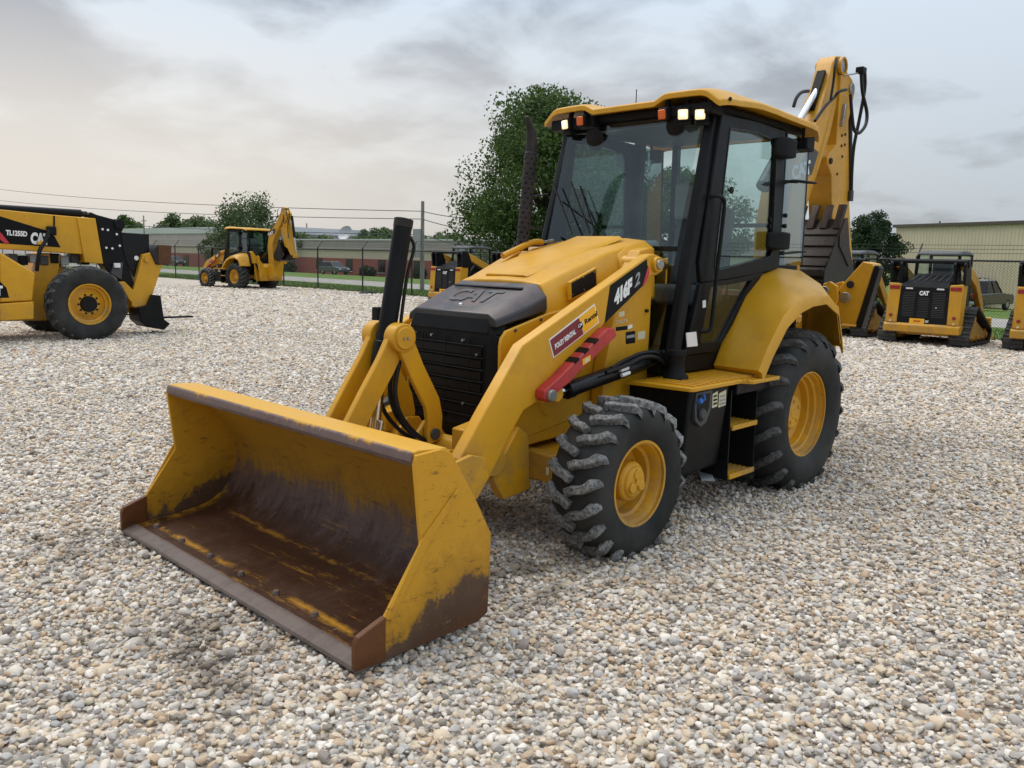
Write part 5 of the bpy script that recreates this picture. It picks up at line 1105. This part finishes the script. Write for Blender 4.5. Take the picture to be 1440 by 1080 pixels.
# inner boom head, black
HDm = TP_(MB().prism(zx([(548, 190), (575, 172), (610, 188), (735, 222), (775, 225), (790, 262), (765, 310), (775, 400), (800, 490), (862, 655), (835, 665), (760, 600), (720, 560), (690, 560), (655, 505), (607, 215)], BY-.06), 'y', BY-.06, BY-.36), 'boom_head', 'black_paint', .012)
for (u, v) in ((648, 280), (682, 285), (738, 312), (672, 398), (710, 402), (757, 385)):
    c_ = PY(u/4.5, 260+v/4.5, BY-.06); TP_(MB().cyl(c_, c_+Vector((0, .012, 0)), .022, n=10), 'bolt', 'decal_white', 0, HDm)
c_ = PY(755/4.5, 260+248/4.5, BY-.05); TP_(MB().cyl(c_+Vector((0, .04, 0)), c_-Vector((0, .4, 0)), .10, n=24), 'head_roller', 'black_plastic', .01, HDm)
TP_(MB().prism(zx([(765, 300), (945, 312), (945, 430), (890, 440), (860, 600), (800, 490), (775, 400)], BY-.10), 'y', BY-.10, BY-.32), 'tilt_cover', 'black_satin', .012)
c_ = PY(862/4.5, 260+463/4.5, BY-.09); TP_(MB().cyl(c_, c_+Vector((0, .02, 0)), .045, n=16), 'pin', 'decal_white', .004)
TP_(MB().prism(zx([(720, 500), (780, 490), (770, 600), (700, 560)], BY-.02), 'y', BY-.02, BY-.3), 'hose_block', 'dark_grey', .012)
c_ = PY(740/4.5, 260+510/4.5, BY); TP_(MB().box(c_, (.12, .06, .09)), 'work_lamp', 'white_lens', .012)
GN = TP_(MB().prism(zx([(905, 440), (955, 428), (1030, 500), (945, 760), (862, 782), (815, 720), (752, 612), (790, 612), (845, 668)], BY+.02), 'y', BY+.02, BY-.34), 'gooseneck', 'yellow_paint', .012)
for (u, v) in ((925, 475), (845, 755)):
    c_ = PY(u/4.5, 260+v/4.5, BY+.02); TP_(MB().cyl(c_, c_+Vector((0, .04, 0)), .05, n=18), 'pin', 'yellow_old', .005, GN)
TP_(MB().prism(zx([(955, 430), (1000, 378), (1085, 383), (1082, 503), (990, 505)], BY+.06), 'y', BY+.06, BY-.40), 'coupler_block', 'burnt_steel', .015)
TP_(MB().prism(zx([(1003, 381), (1086, 386), (1083, 500), (1003, 500)], BY+.075), 'y', BY+.075, BY+.055), 'coupler_plate', 'bucket_corner', .006)
FCm = TP_(MB().prism(zx([(875, 775), (935, 762), (965, 695), (1018, 700), (1040, 850), (1078, 880), (1040, 918), (930, 900), (885, 860)], BY+.12), 'y', BY+.12, BY-.40), 'fork_carriage', 'black_paint', .015)
for yo in (.08, -.36):
    f0 = PY(1050/4.5, 260+838/4.5, BY+yo); TP_(MB().bar((f0.x+.25, BY+yo, f0.z), (f0.x-.55, BY+yo, f0.z), .12, .035), 'fork', 'black_paint', .005, FCm)
f0 = PY(830/4.5, 260+820/4.5, BY-.2); TP_(MB().bar((f0.x+.3, BY-.2, f0.z), (f0.x-.5, BY-.2, f0.z), .04, .03), 'carriage_bar', 'dark_grey', .004, FCm)
TP_(MB().tube([PY(310/4.5, 260+285/4.5, BY+.1), PY(285/4.5, 260+360/4.5, BY+.14), PY(250/4.5, 260+420/4.5, BY+.16), PY(232/4.5, 260+545/4.5, BY+.1)], .035, 8, 5), 'hydraulic_hose', 'hose_rubber', 0)
TP_(MB().box(PY(325/4.5, 260+290/4.5, BY+.06), (.16, .08, .16)), 'hose_clamp', 'black_plastic', .02)
for k in range(9):
    u = 70+k*65; c_ = PY(u/4.5, 260+(465+12*(k % 2))/4.5, BY-.30); TP_(MB().box(c_, (.14, .3, .17)), 'valve_block', ('dark_grey', 'black_paint', 'grey_panel')[k % 3], .015)
def TD(u, v): return PY(u/4.5, 260+v/4.5, BY+.001)
quad_plate([TD(-400, 120), TD(-400, 345), TD(0, 370), TD(384, 396), TD(345, 325), TD(290, 288), TD(0, 198)], 'decal_black', BMm, 'model_decal', .002)
quad_plate([TD(0, 297), TD(0, 345), TD(30, 370), TD(60, 370)], 'decal_stripe', BMm, 'stripe_decal', .004)
text_on('TL1255D', TD(36, 318), TD(172, 328), TD(36, 284), 'decal_white', BMm, 'model_lettering', .045, 0, .95, .006)
text_on('CAT', TD(192, 374), TD(312, 383), TD(194, 298), 'decal_white', BMm, 'emblem_lettering', .06, 0, .92, .006)
quad_plate([TD(232, 376), TD(278, 380), TD(258, 346)], 'decal_orange', BMm, 'emblem_triangle', .010)
def TE(u, v): return PY(u/4.5, 260+v/4.5, TY-.149)
quad_plate([TE(-300, 590), TE(-300, 722), TE(58, 714), TE(40, 650), TE(0, 612)], 'decal_black', TH_, 'emblem_decal', .002)
text_on('CAT', TE(-120, 703), TE(17, 703), TE(-120, 636), 'decal_white', TH_, 'emblem_lettering', .06, 0, .92, .006)
# ------------------------------------------------------------------ chain link fence
FN = thing('chain_link_fence', 'black chain link fence with angled barbed wire arms along the yard edge', 'fence', (FX, -20, 0))
posts = [(247, 0), (447, 0), (510, 0), (579, 0)]
ys_p = sorted({round(PX(u, 380, FX).y, 2) for u, _ in posts})
yy = ys_p[-1]
while yy < 18: yy += 2.9; ys_p.append(round(yy, 2))
yy = ys_p[0]
for k_ in range(14): yy -= 3.2; ys_p.insert(0, round(yy, 2))
extra = [y for a, b in zip(ys_p, ys_p[1:]) if b-a > 4.5 for y in np.linspace(a, b, int(round((b-a)/3.1))+1)[1:-1]]
ys_p = sorted(ys_p+[float(round(y, 2)) for y in extra])
PST = None
for y in ys_p:
    if PST is None:
        m_ = MB().cyl((FX, y, -.1), (FX, y, 2.02), .034, n=12); m_.cyl((FX, y, 2.0), (FX-.28, y, 2.34), .020, n=8)
        PST = m_.build('fence_post', 'fence_black', FN); y0p = y
    else:
        o = PST.copy(); col.objects.link(o); o.location = (0, y-y0p, 0)
ya, yb = ys_p[0], ys_p[-1]
MB().cyl((FX, ya, 1.93), (FX, yb, 1.93), .024, n=8).build('top_rail', 'fence_black', FN)
MB().cyl((FX, ya, .06), (FX, yb, .06), .008, n=6).build('tension_wire', 'fence_black', FN)
for i in range(3): MB().cyl((FX-.09-i*.085, ya, 2.11+i*.10), (FX-.09-i*.085, yb, 2.11+i*.10), .0055, n=5).build('barbed_wire', 'fence_black', FN)
ms_ = MB(); pit = .072; n_ = int((yb-ya)/pit)
for i in range(n_):
    y = ya+i*pit
    for dr in (1, -1):
        a = (FX+.012, y, .05); b = (FX+.012, y+dr*1.86, 1.92); ms_.cyl(a, b, .0026, n=3, cap=False)
ms_.build('chain_mesh', 'chain_wire', FN, flat=True, fixn=False, kind='stuff')
rk = MB().lathe([(.001, .16), (.25, .14), (.42, .05), (.45, 0)], PZ(517, 414, .0)+Vector((0, 0, .0)), (0, 0, 1), 14).build('sandbag', 'black_plastic'); tag(rk, 'dark weight lying at the foot of a fence post', 'weight')
# ------------------------------------------------------------------ grass along the fence
Pg = np.column_stack([rng.uniform(FX-9, FX-.05, 26000), rng.uniform(-62, 14, 26000)])
near = rng.random(26000) < .25; Pg[near, 0] = FX+rng.normal(-.1, .16, near.sum())
hgt = rng.uniform(.05, .14, 26000); hgt[near] *= 1.5; ang = rng.uniform(0, 6.28, 26000)
zz = np.array([ground_z(x) for x in Pg[:, 0]])-.01
dx = np.cos(ang)*.018; dy = np.sin(ang)*.018; lean = rng.normal(0, .04, (26000, 2))
V = np.empty((26000, 3, 3)); V[:, 0] = np.column_stack([Pg[:, 0]-dx, Pg[:, 1]-dy, zz]); V[:, 1] = np.column_stack([Pg[:, 0]+dx, Pg[:, 1]+dy, zz]); V[:, 2] = np.column_stack([Pg[:, 0]+lean[:, 0], Pg[:, 1]+lean[:, 1], zz+hgt])
def np_mesh(name, V, k, mat, parent=None):
    n = len(V); me = bpy.data.meshes.new(name); me.vertices.add(n*k); me.vertices.foreach_set('co', V.astype(np.float32).ravel())
    me.loops.add(n*k); me.loops.foreach_set('vertex_index', np.arange(n*k, dtype=np.int32)); me.polygons.add(n)
    me.polygons.foreach_set('loop_start', np.arange(0, n*k, k, dtype=np.int32)); me.update(calc_edges=True)
    me.materials.append(MAT[mat]); o = bpy.data.objects.new(name, me); col.objects.link(o)
    if parent is not None: o.parent = parent; o.matrix_parent_inverse = PINV.get(parent.name, Matrix())
    return o
gb = np_mesh('grass', V, 3, 'grass_blade'); gb['kind'] = 'stuff'; gb['label'] = 'rough green grass growing along the fence'; gb['category'] = 'grass'
# ------------------------------------------------------------------ red brick building beyond the road
BX = -64.0; gz = ground_z(BX)
RB = thing('brick_building', 'long low building with red brick base, tan band and grey metal roof edge', 'building', (BX, -90, gz))
def bz(u, v, x=BX): return PX(u, v, x)
yr, yl = bz(760, 350).y, bz(395, 350).y
z1 = gz+2.35; z2 = gz+3.5; z3 = gz+4.9
def slab(y0, y1, za, zb, xo, name, mat, parent, depth=22, bev=0): return MB().box(((BX+xo-depth/2), (y0+y1)/2, (za+zb)/2), (depth, abs(y1-y0), zb-za)).build(name, mat, parent, bev)
W1 = slab(yl, yr+30, gz-.3, z1, 0, 'brick_wall', 'red_brick', RB); slab(yl, yr+30, z1, z2, -.02, 'block_wall', 'tan_block', RB)
RF = slab(yl, yr+30, z2, z3, .10, 'metal_fascia', 'roof_grey', RB, 22.3); slab(yl-.2, yr+30.2, z3, z3+.18, .22, 'roof_edge', 'trim_light', RF, 22.6)
for i in range(4): MB().box((BX+.13, (yl+yr+30)/2, z2+.2+i*.32), (.05, yr+30-yl, .03)).build('fascia_seam', 'galvanised', RF)
yq = yl+3.2
while yq < yr+28:
    wd = MB().box((BX+.04, yq, gz+1.42), (.10, 1.5, 1.75)).build('window', 'window_dark', RB); MB().box((BX+.07, yq, gz+.50), (.10, 1.6, .08)).build('window_sill', 'trim_light', wd)
    yq += 7.6
DSH = MB().lathe([(.001, .0), (.5, .06), (.95, .22), (1.2, .40)], (BX-3.5, bz(487, 337, BX-3.5).y, z3+1.0), (.9, .3, .5), 24).build('roof_dish', 'galvanised', RB)
MB().cyl((BX-3.5, bz(487, 337, BX-3.5).y, z3), (BX-3.6, bz(487, 337, BX-3.5).y, z3+1.0), .10, n=8).build('dish_mast', 'galvanised', DSH)
# second part further along, pale roof
LB = thing('brick_annex', 'red brick annex with pale flat roof left of the parked backhoe', 'building', (BX, -150, gz))
y2r, y2l = bz(385, 350).y, bz(150, 350).y
slab(y2l, y2r, gz-.3, z1+.1, 0, 'brick_wall', 'red_brick', LB); slab(y2l, y2r, z1+.1, z2+.2, -.02, 'block_wall', 'tan_block', LB); slab(y2l, y2r, z2+.2, z3+1.1, .1, 'metal_fascia', 'roof_grey', LB, 22.3); slab(y2l-.2, y2r+.2, z3+1.1, z3+2.2, .25, 'roof_edge', 'trim_light', LB, 23)
yq = y2l+4
while yq < y2r-3:
    MB().box((BX+.05, yq, gz+1.1), (.12, 2.0, 2.0)).build('window', 'window_dark', LB); yq += 8.5
for i, (u, w_) in enumerate(((515, 2.4), (405, 2.2), (588, 2.0))):
    y = bz(u, 386, BX+2.0).y
    n = 700; P = rng.normal(0, 1, (n, 3)); P /= np.linalg.norm(P, axis=1)[:, None]; P *= rng.uniform(.6, 1, (n, 1))*np.array([w_*.4, w_*.5, .75]); P += np.array([BX+1.8, y, gz+.62]); A = rng.normal(0, .16, (n, 3)); B_ = rng.normal(0, .16, (n, 3))
    o = np_mesh('clipped_shrub', np.stack([P-A, P-B_, P+A, P+B_], 1), 4, 'leaf_dark'); tag(o, ('dark clipped shrub against the red brick wall, near the parked sport utility vehicle', 'dark shrub by the brick wall beneath the raised boom of the parked backhoe', 'dark shrub by the brick wall just behind the near utility pole')[i], 'shrub', 'shrubs along the brick wall')
# ------------------------------------------------------------------ tan metal building on the right
ca = at(1255, 380, 74.0); cb_ = at(1500, 380, 60.0); zt = at(1255, 316.5, 74.0).z
TB = thing('metal_shed', 'large tan corrugated metal building with dark roof trim', 'building', (ca.x, ca.y, -.5))
d_ = Vector((cb_.x-ca.x, cb_.y-ca.y, 0)); Ln = 48; d_.normalize(); nrm_ = Vector((-d_.y, d_.x, 0))
if nrm_.dot(Vector((CAM[0]-ca.x, CAM[1]-ca.y, 0))) < 0: nrm_ = -nrm_
V = []; F = []
step = .305; nseg = int(Ln/step)
prof_ = [(0, 0), (.10, 0), (.13, .035), (.19, .035), (.22, 0)]
pts2 = [(i*step+a, b) for i in range(nseg) for a, b in prof_]
for a, b in pts2:
    p_ = Vector((ca.x, ca.y, 0))+d_*a+nrm_*b; V += [(p_.x, p_.y, -1.2), (p_.x, p_.y, zt-.25)]
F = [(2*i, 2*i+2, 2*i+3, 2*i+1) for i in range(len(pts2)-1)]
MB().add(V, F).build('cladding', 'tan_metal', TB, ang=20)
mid = Vector((ca.x, ca.y, 0))+d_*Ln/2-nrm_*10.3; Rz = Matrix((d_, nrm_, Vector((0, 0, 1)))).transposed()
MB().box((mid.x, mid.y, (zt-1.5)/2), (Ln-.1, 20, zt+.9), Rz).build('shed_body', 'tan_metal', TB)
e0 = Vector((ca.x, ca.y, zt-.12))+nrm_*.1-d_*.2; e1 = e0+d_*(Ln+.4)
MB().bar(e0, e1, .30, .26).build('roof_trim', 'roof_trim', TB, .01)
vp_ = at(1322, 309, 80); MB().cyl((vp_.x, vp_.y, zt-.3), (vp_.x, vp_.y, zt+.8), .08, n=8).build('vent_pipe', 'roof_trim', TB)
for u in np.linspace(1350, 1470, 4):
    c_ = at(float(u), 390, 66); n = 1600; P = rng.normal(0, 1, (n, 3)); P /= np.linalg.norm(P, axis=1)[:, None]; P *= rng.uniform(.55, 1, (n, 1))*np.array([1.1, 1.5, .85]); P += np.array([c_.x, c_.y, .35]); A = rng.normal(0, .10, (n, 3)); B_ = rng.normal(0, .10, (n, 3))
    o = np_mesh('hedge_shrub', np.stack([P-A, P-B_, P+A, P+B_], 1), 4, 'leaf_dark'); tag(o, 'dark green hedge shrub in front of the tan metal building behind the pickup', 'shrub', 'hedge by the metal building')
# ------------------------------------------------------------------ parked vehicles
def car(name, label, cat, loc, rz, paint, truck=False):
    R_ = thing(name, label, cat, loc, None, rz); PINV[R_.name] = Matrix()
    L_, W_ = (5.4, 1.95) if truck else (4.7, 1.85); hl = L_/2
    if truck: body = [(-hl, .45), (-hl, 1.05), (-.9, 1.08), (-.6, 1.82), (.35, 1.85), (.95, 1.2), (hl-.15, 1.08), (hl, .8), (hl, .42)]
    else: body = [(-hl, .40), (-hl, 1.0), (-hl+.25, 1.70), (-hl+.6, 1.76), (.35, 1.74), (1.05, 1.12), (hl-.15, .98), (hl, .75), (hl, .36)]
    def ring(w, dz=0): return w
    m_ = MB()
    belt = 1.05
    lo = [p for p in body]; m_.prism([(-hl, .40), (-hl, 1.02), (hl-1.25 if not truck else 1.0, 1.08), (hl-.15, 1.0), (hl, .78), (hl, .38)], 'y', -W_/2, W_/2)
    BD = m_.build('body', paint, R_, .07, 3)
    rf = [(p[0], p[1]) for p in body if p[1] > 1.03]
    x0, x1 = min(p[0] for p in rf), max(p[0] for p in rf if p[1] > 1.04)
    if truck: base = [(-.95, 1.0), (1.05, 1.0)]; top = [(-.62, 1.80), (.38, 1.82)]
    else: base = [(-hl+.05, 1.0), (1.15, 1.0)]; top = [(-hl+.38, 1.70), (.32, 1.72)]
    MB().loft([[(base[0][0], -W_/2+.06, 1.0), (base[1][0], -W_/2+.06, 1.0), (base[1][0], W_/2-.06, 1.0), (base[0][0], W_/2-.06, 1.0)], [(top[0][0], -W_/2+.26, top[0][1]), (top[1][0], -W_/2+.26, top[1][1]), (top[1][0], W_/2-.26, top[1][1]), (top[0][0], W_/2-.26, top[0][1])]]).build('glasshouse', 'window_dark', R_, .05, 3)
    MB().loft([[(top[0][0]-.03, -W_/2+.24, top[0][1]-.05), (top[1][0]+.04, -W_/2+.24, top[1][1]-.05), (top[1][0]+.04, W_/2-.24, top[1][1]-.05), (top[0][0]-.03, W_/2-.24, top[0][1]-.05)], [(top[0][0]+.1, -W_/2+.34, top[0][1]+.05), (top[1][0]-.15, -W_/2+.34, top[1][1]+.05), (top[1][0]-.15, W_/2-.34, top[1][1]+.05), (top[0][0]+.1, W_/2-.34, top[0][1]+.05)]]).build('roof', paint, R_, .02)
    for s in (1, -1):
        for bx_, tx_ in ((base[0][0], top[0][0]), (base[1][0], top[1][0]), ((base[0][0]+base[1][0])/2-.1, (top[0][0]+top[1][0])/2-.1)):
            MB().bar((bx_, s*(W_/2-.055), 1.0), (tx_, s*(W_/2-.245), top[0][1]), .05, .07, (0, 1, 0)).build('pillar', paint, R_, .01)
        for xx in (-hl+.95, hl-.92):
            H = holder('wheel', R_)
            MB().lathe(sym([(.20, .09), (.30, .11), (.36, .08), (.37, .0)]), (xx, s*(W_/2-.10), .36), (0, 1, 0), 28).build('tyre', 'tyre_rubber', H)
            MB().cyl((xx, s*(W_/2-.08), .36), (xx, s*(W_/2+.005), .36), .20, .17, 16).build('rim', 'galvanised', H, .01)
        MB().box((-hl-.005, s*(W_/2-.14), .92), (.05, .16, .26)).build('tail_lamp', 'red_lens', R_, .01)
        MB().box((hl-.02, s*(W_/2-.25), .78), (.06, .34, .14)).build('headlight', 'white_lens', R_, .01)
    MB().box((-hl-.03, 0, .50), (.12, W_*.94, .18)).build('rear_bumper', 'galvanised' if truck else 'black_plastic', R_, .02)
    MB().box((-hl-.012, 0, .72), (.03, .32, .16)).build('number_plate', 'white_paper', R_)
    if truck: MB().box((-1.75, 0, 1.0), (1.7, W_-.3, .20)).build('cargo_bed', 'black_plastic', R_, .01)
    return R_
sp = PX(470, 388, BX+5.5); car('parked_car', 'dark grey sport utility vehicle parked in front of the red brick building', 'car', (BX+5.5, sp.y, ground_z(BX+5.5)), math.radians(90), 'car_grey')
sp = PX(247, 388, BX+5.5); car('parked_car', 'dark car parked by the annex behind the fork carriage of the telehandler', 'car', (BX+5.5, sp.y, ground_z(BX+5.5)), math.radians(90), 'car_dark')
sp = at(1378, 400, 50); car('pickup_truck', 'dark pickup truck parked by the hedge in front of the tan building', 'pickup', (sp.x, sp.y, ground_z(sp.x)), math.radians(172), 'truck_green', True)
# ------------------------------------------------------------------ poles and wires
def pole(label, u, vb, x, top_v, r=.15, arm=True, box=False):
    b = PX(u, vb, x); t_ = PX(u, top_v, x); z0 = ground_z(x)
    R_ = thing('utility_pole', label, 'pole', (x, b.y, z0), 'utility poles beyond the fence')
    MB().cyl((x, b.y, z0-.2), (x, b.y, t_.z), r, r*.7, 14).build('pole_shaft', 'pole_wood', R_)
    if arm: MB().box((x, b.y, t_.z-1.0), (.14, 2.4, .14)).build('cross_arm', 'pole_wood', R_, .01)
    if box:
        zb_ = PX(u, 362, x).z; zt_ = PX(u, 322, x).z
        MB().box((x+.20, b.y-.26, (zb_+zt_)/2), (.12, .62, zt_-zb_)).build('sign_panel', 'galvanised', R_, .01)
    return Vector((x, b.y, t_.z))
p1 = pole('bare grey utility pole carrying a tall panel, standing by the near road edge', 593.5, 405, -25.2, 283, .135, False, True)
p2 = pole('thin utility pole with cross arm rising between the far trees', 432, 380, -85, 314, .18)
p3 = pole('utility pole rising behind the telehandler boom head', 205, 380, -62, 303, .17)
p4 = pole('utility pole standing among the tree branches above the parked backhoe', 339, 380, -58, 289, .17, False)
p5 = pole('utility pole hidden among the branches of the large maple', 800, 405, -25.2, 285, .135, False)
def wire(a, b, sag, label):
    pts_ = []
    for i in range(25):
        t = i/24; q = a.lerp(b, t); q.z -= sag*4*t*(1-t); pts_.append(q)
    o = MB().tube(pts_, .022, 5, cap=False).build('overhead_wire', 'wire'); tag(o, label, 'wire', 'overhead wires')
for i, (va, vb_, vr) in enumerate(((264, 297, 303), (280, 308, 322), (300, 330, 348))):
    a = PX(-40, va-3, -25.2); a = Vector((-25.2, a.y, a.z)); m__ = PX(593.5, vb_, -25.2); c_ = PX(760, vr, -25.2)
    wire(a, m__, .55, 'overhead wire sagging above the brick annex towards the near pole' if i == 0 else ('second overhead wire, below the topmost one, leading to the near pole' if i == 1 else 'lowest overhead wire leading to the near pole'))
    wire(m__, Vector((-25.2, p5.y, p5.z-.2-i*.9)), .5, ('topmost overhead wire running from the near pole into the maple tree', 'middle overhead wire running from the near pole into the maple tree', 'lowest overhead wire running from the near pole into the maple tree')[i])
# ------------------------------------------------------------------ trees
def tree(label, base, height, rx, trunk_h, nleaf, leaf, mat, seed, group='trees beyond the fence', name='broadleaf_tree', clumps=70, spike=0.0, puff=.30):
    height *= .9; r = np.random.default_rng(seed); R_ = thing(name, label, 'tree', tuple(base), group); b = Vector(base)
    cz = trunk_h+(height-trunk_h)*.5; rz = (height-trunk_h)*.5
    m_ = MB(); tr_r = max(.09, height*.020)
    lean = Vector((r.normal(0, .02), r.normal(0, .02), 1))
    tops = [b+lean*(height*t) for t in (0, .12, .3, .5, .72)]
    m_.tube([b-Vector((0, 0, .2))]+tops, [tr_r*1.5, tr_r*1.35, tr_r, tr_r*.8, tr_r*.55, tr_r*.3], 10)
    C = []
    for i in range(clumps):
        d = r.normal(0, 1, 3); d /= np.linalg.norm(d); rad = r.uniform(.45, 1.0)**.6
        wob = .84+.24*math.sin(3*math.atan2(d[1], d[0])+seed)*math.cos(2.3*d[2]+seed*.7)
        zf = d[2]*rz*rad
        taper = 1.0-.28*max(0, d[2])+(-.35*max(0, -d[2]-.55))
        C.append((d[0]*rx*rad*wob*taper, d[1]*rx*rad*wob*taper, cz+zf*(1+.12*r.normal())))
    C = np.array(C)
    for c in C[::2]:
        h0 = float(np.clip(c[2]*.55, trunk_h*.6, height*.6)); p0 = b+lean*h0; p1 = b+Vector(c); mid = p0.lerp(p1, .5)+Vector((0, 0, .1*height*r.uniform(-.3, .6)))
        m_.tube([p0, mid, p1], [tr_r*.38, tr_r*.2, tr_r*.06], 5)
    m_.build('trunk', 'bark', R_, fixn=False)
    per = nleaf//clumps; cs = rx*puff
    P = []
    for c in C:
        q = r.normal(0, 1, (per, 3)); q /= np.linalg.norm(q, axis=1)[:, None]; q *= (r.random((per, 1))**.45)*cs*r.uniform(.6, 1.25)
        q[:, 2] *= .72
        if spike: q += np.outer(r.random(per)**2*spike, np.array([0, 0, 1]))
        P.append(q+c)
    P = np.concatenate(P); n = len(P)
    # leaves hang outward and droop a little
    A = r.normal(0, 1, (n, 3)); A /= np.linalg.norm(A, axis=1)[:, None]; B_ = np.cross(A, r.normal(0, 1, (n, 3))); B_ /= np.linalg.norm(B_, axis=1)[:, None]
    s_ = leaf*r.uniform(.6, 1.25, (n, 1)); P = P+np.array(base)
    Vv = np.stack([P-A*s_, P-B_*s_*.55+A*s_*.1, P+A*s_, P+B_*s_*.55+A*s_*.1], 1)
    np_mesh('crown', Vv, 4, mat, R_)
    return R_
def tbase(u, dep, dz=0):
    p = at(u, 390, dep); return (p.x, p.y, ground_z(p.x)+dz)
def theight(u, v, dep): return at(u, v, dep).z-ground_z(at(u, v, dep).x)
tree('large leafy maple tree behind the cab, the tallest tree beyond the fence', tbase(775, 40), theight(775, 108, 40), 5.1, .6, 90000, .09, 'leaf_maple', 3, clumps=200, puff=.25)
tree('leafy maple tree seen through the cab windows of the big backhoe', tbase(960, 42), theight(960, 215, 42), 3.4, 1.0, 34000, .085, 'leaf_maple', 8, clumps=110, puff=.24)
tree('rounded dark evergreen oak beside the corner of the tan building', tbase(1224, 66), theight(1224, 286, 66)+.3, 2.35, .8, 26000, .10, 'leaf_dark', 5, clumps=90)
tree('young tree with upswept branches behind the parked backhoe', tbase(352, 58), theight(352, 284, 58)+.3, 2.7, 1.0, 11000, .10, 'leaf_mid', 11, clumps=70, spike=1.3)
tree('pale small tree in front of the annex beside the parked backhoe cab', tbase(312, 56), theight(312, 322, 56), 1.5, .8, 3800, .09, 'leaf_pale', 12, clumps=40)
tree('leafy tree between the far pole and the parked backhoe roof', tbase(246, 185), theight(246, 299, 185), 5.2, 2.5, 8000, .34, 'leaf_mid', 14, clumps=60)
tree('wide leafy tree above the pale annex roof', tbase(284, 190), theight(284, 299, 190), 6.4, 2.5, 10000, .34, 'leaf_mid', 15, clumps=60)
tree('leafy tree rising above the black boom head of the telehandler', tbase(180, 185), theight(180, 300, 185), 4.6, 2.5, 8000, .34, 'leaf_maple', 16, clumps=60)
tree('low tree behind the rust red coupler block of the telehandler', tbase(216, 185), theight(216, 326, 185), 3.4, 1.6, 5000, .34, 'leaf_dark', 17, clumps=50)
tree('thin sparse tree beside the pole with a cross arm', tbase(418, 130), theight(418, 322, 130), 3.4, 2.5, 3600, .22, 'leaf_mid', 18, clumps=45)
tree('sparse low tree between the far pole and the roof dish', tbase(452, 135), theight(452, 326, 135), 3.0, 2.5, 3200, .22, 'leaf_mid', 19, clumps=45)
tree('rounded green tree above the roof, left of the raised tilt cylinder', tbase(530, 140), theight(530, 311, 140), 5.0, 3, 8000, .25, 'leaf_mid', 20, clumps=60)
tree('green tree above the roof between the near pole and the maple', tbase(622, 140), theight(622, 327, 140), 5.4, 3, 7000, .25, 'leaf_mid', 21, clumps=60)
tree('small green tree directly behind the near pole panel', tbase(578, 145), theight(578, 326, 145), 4.0, 3, 5000, .25, 'leaf_mid', 22, clumps=50)
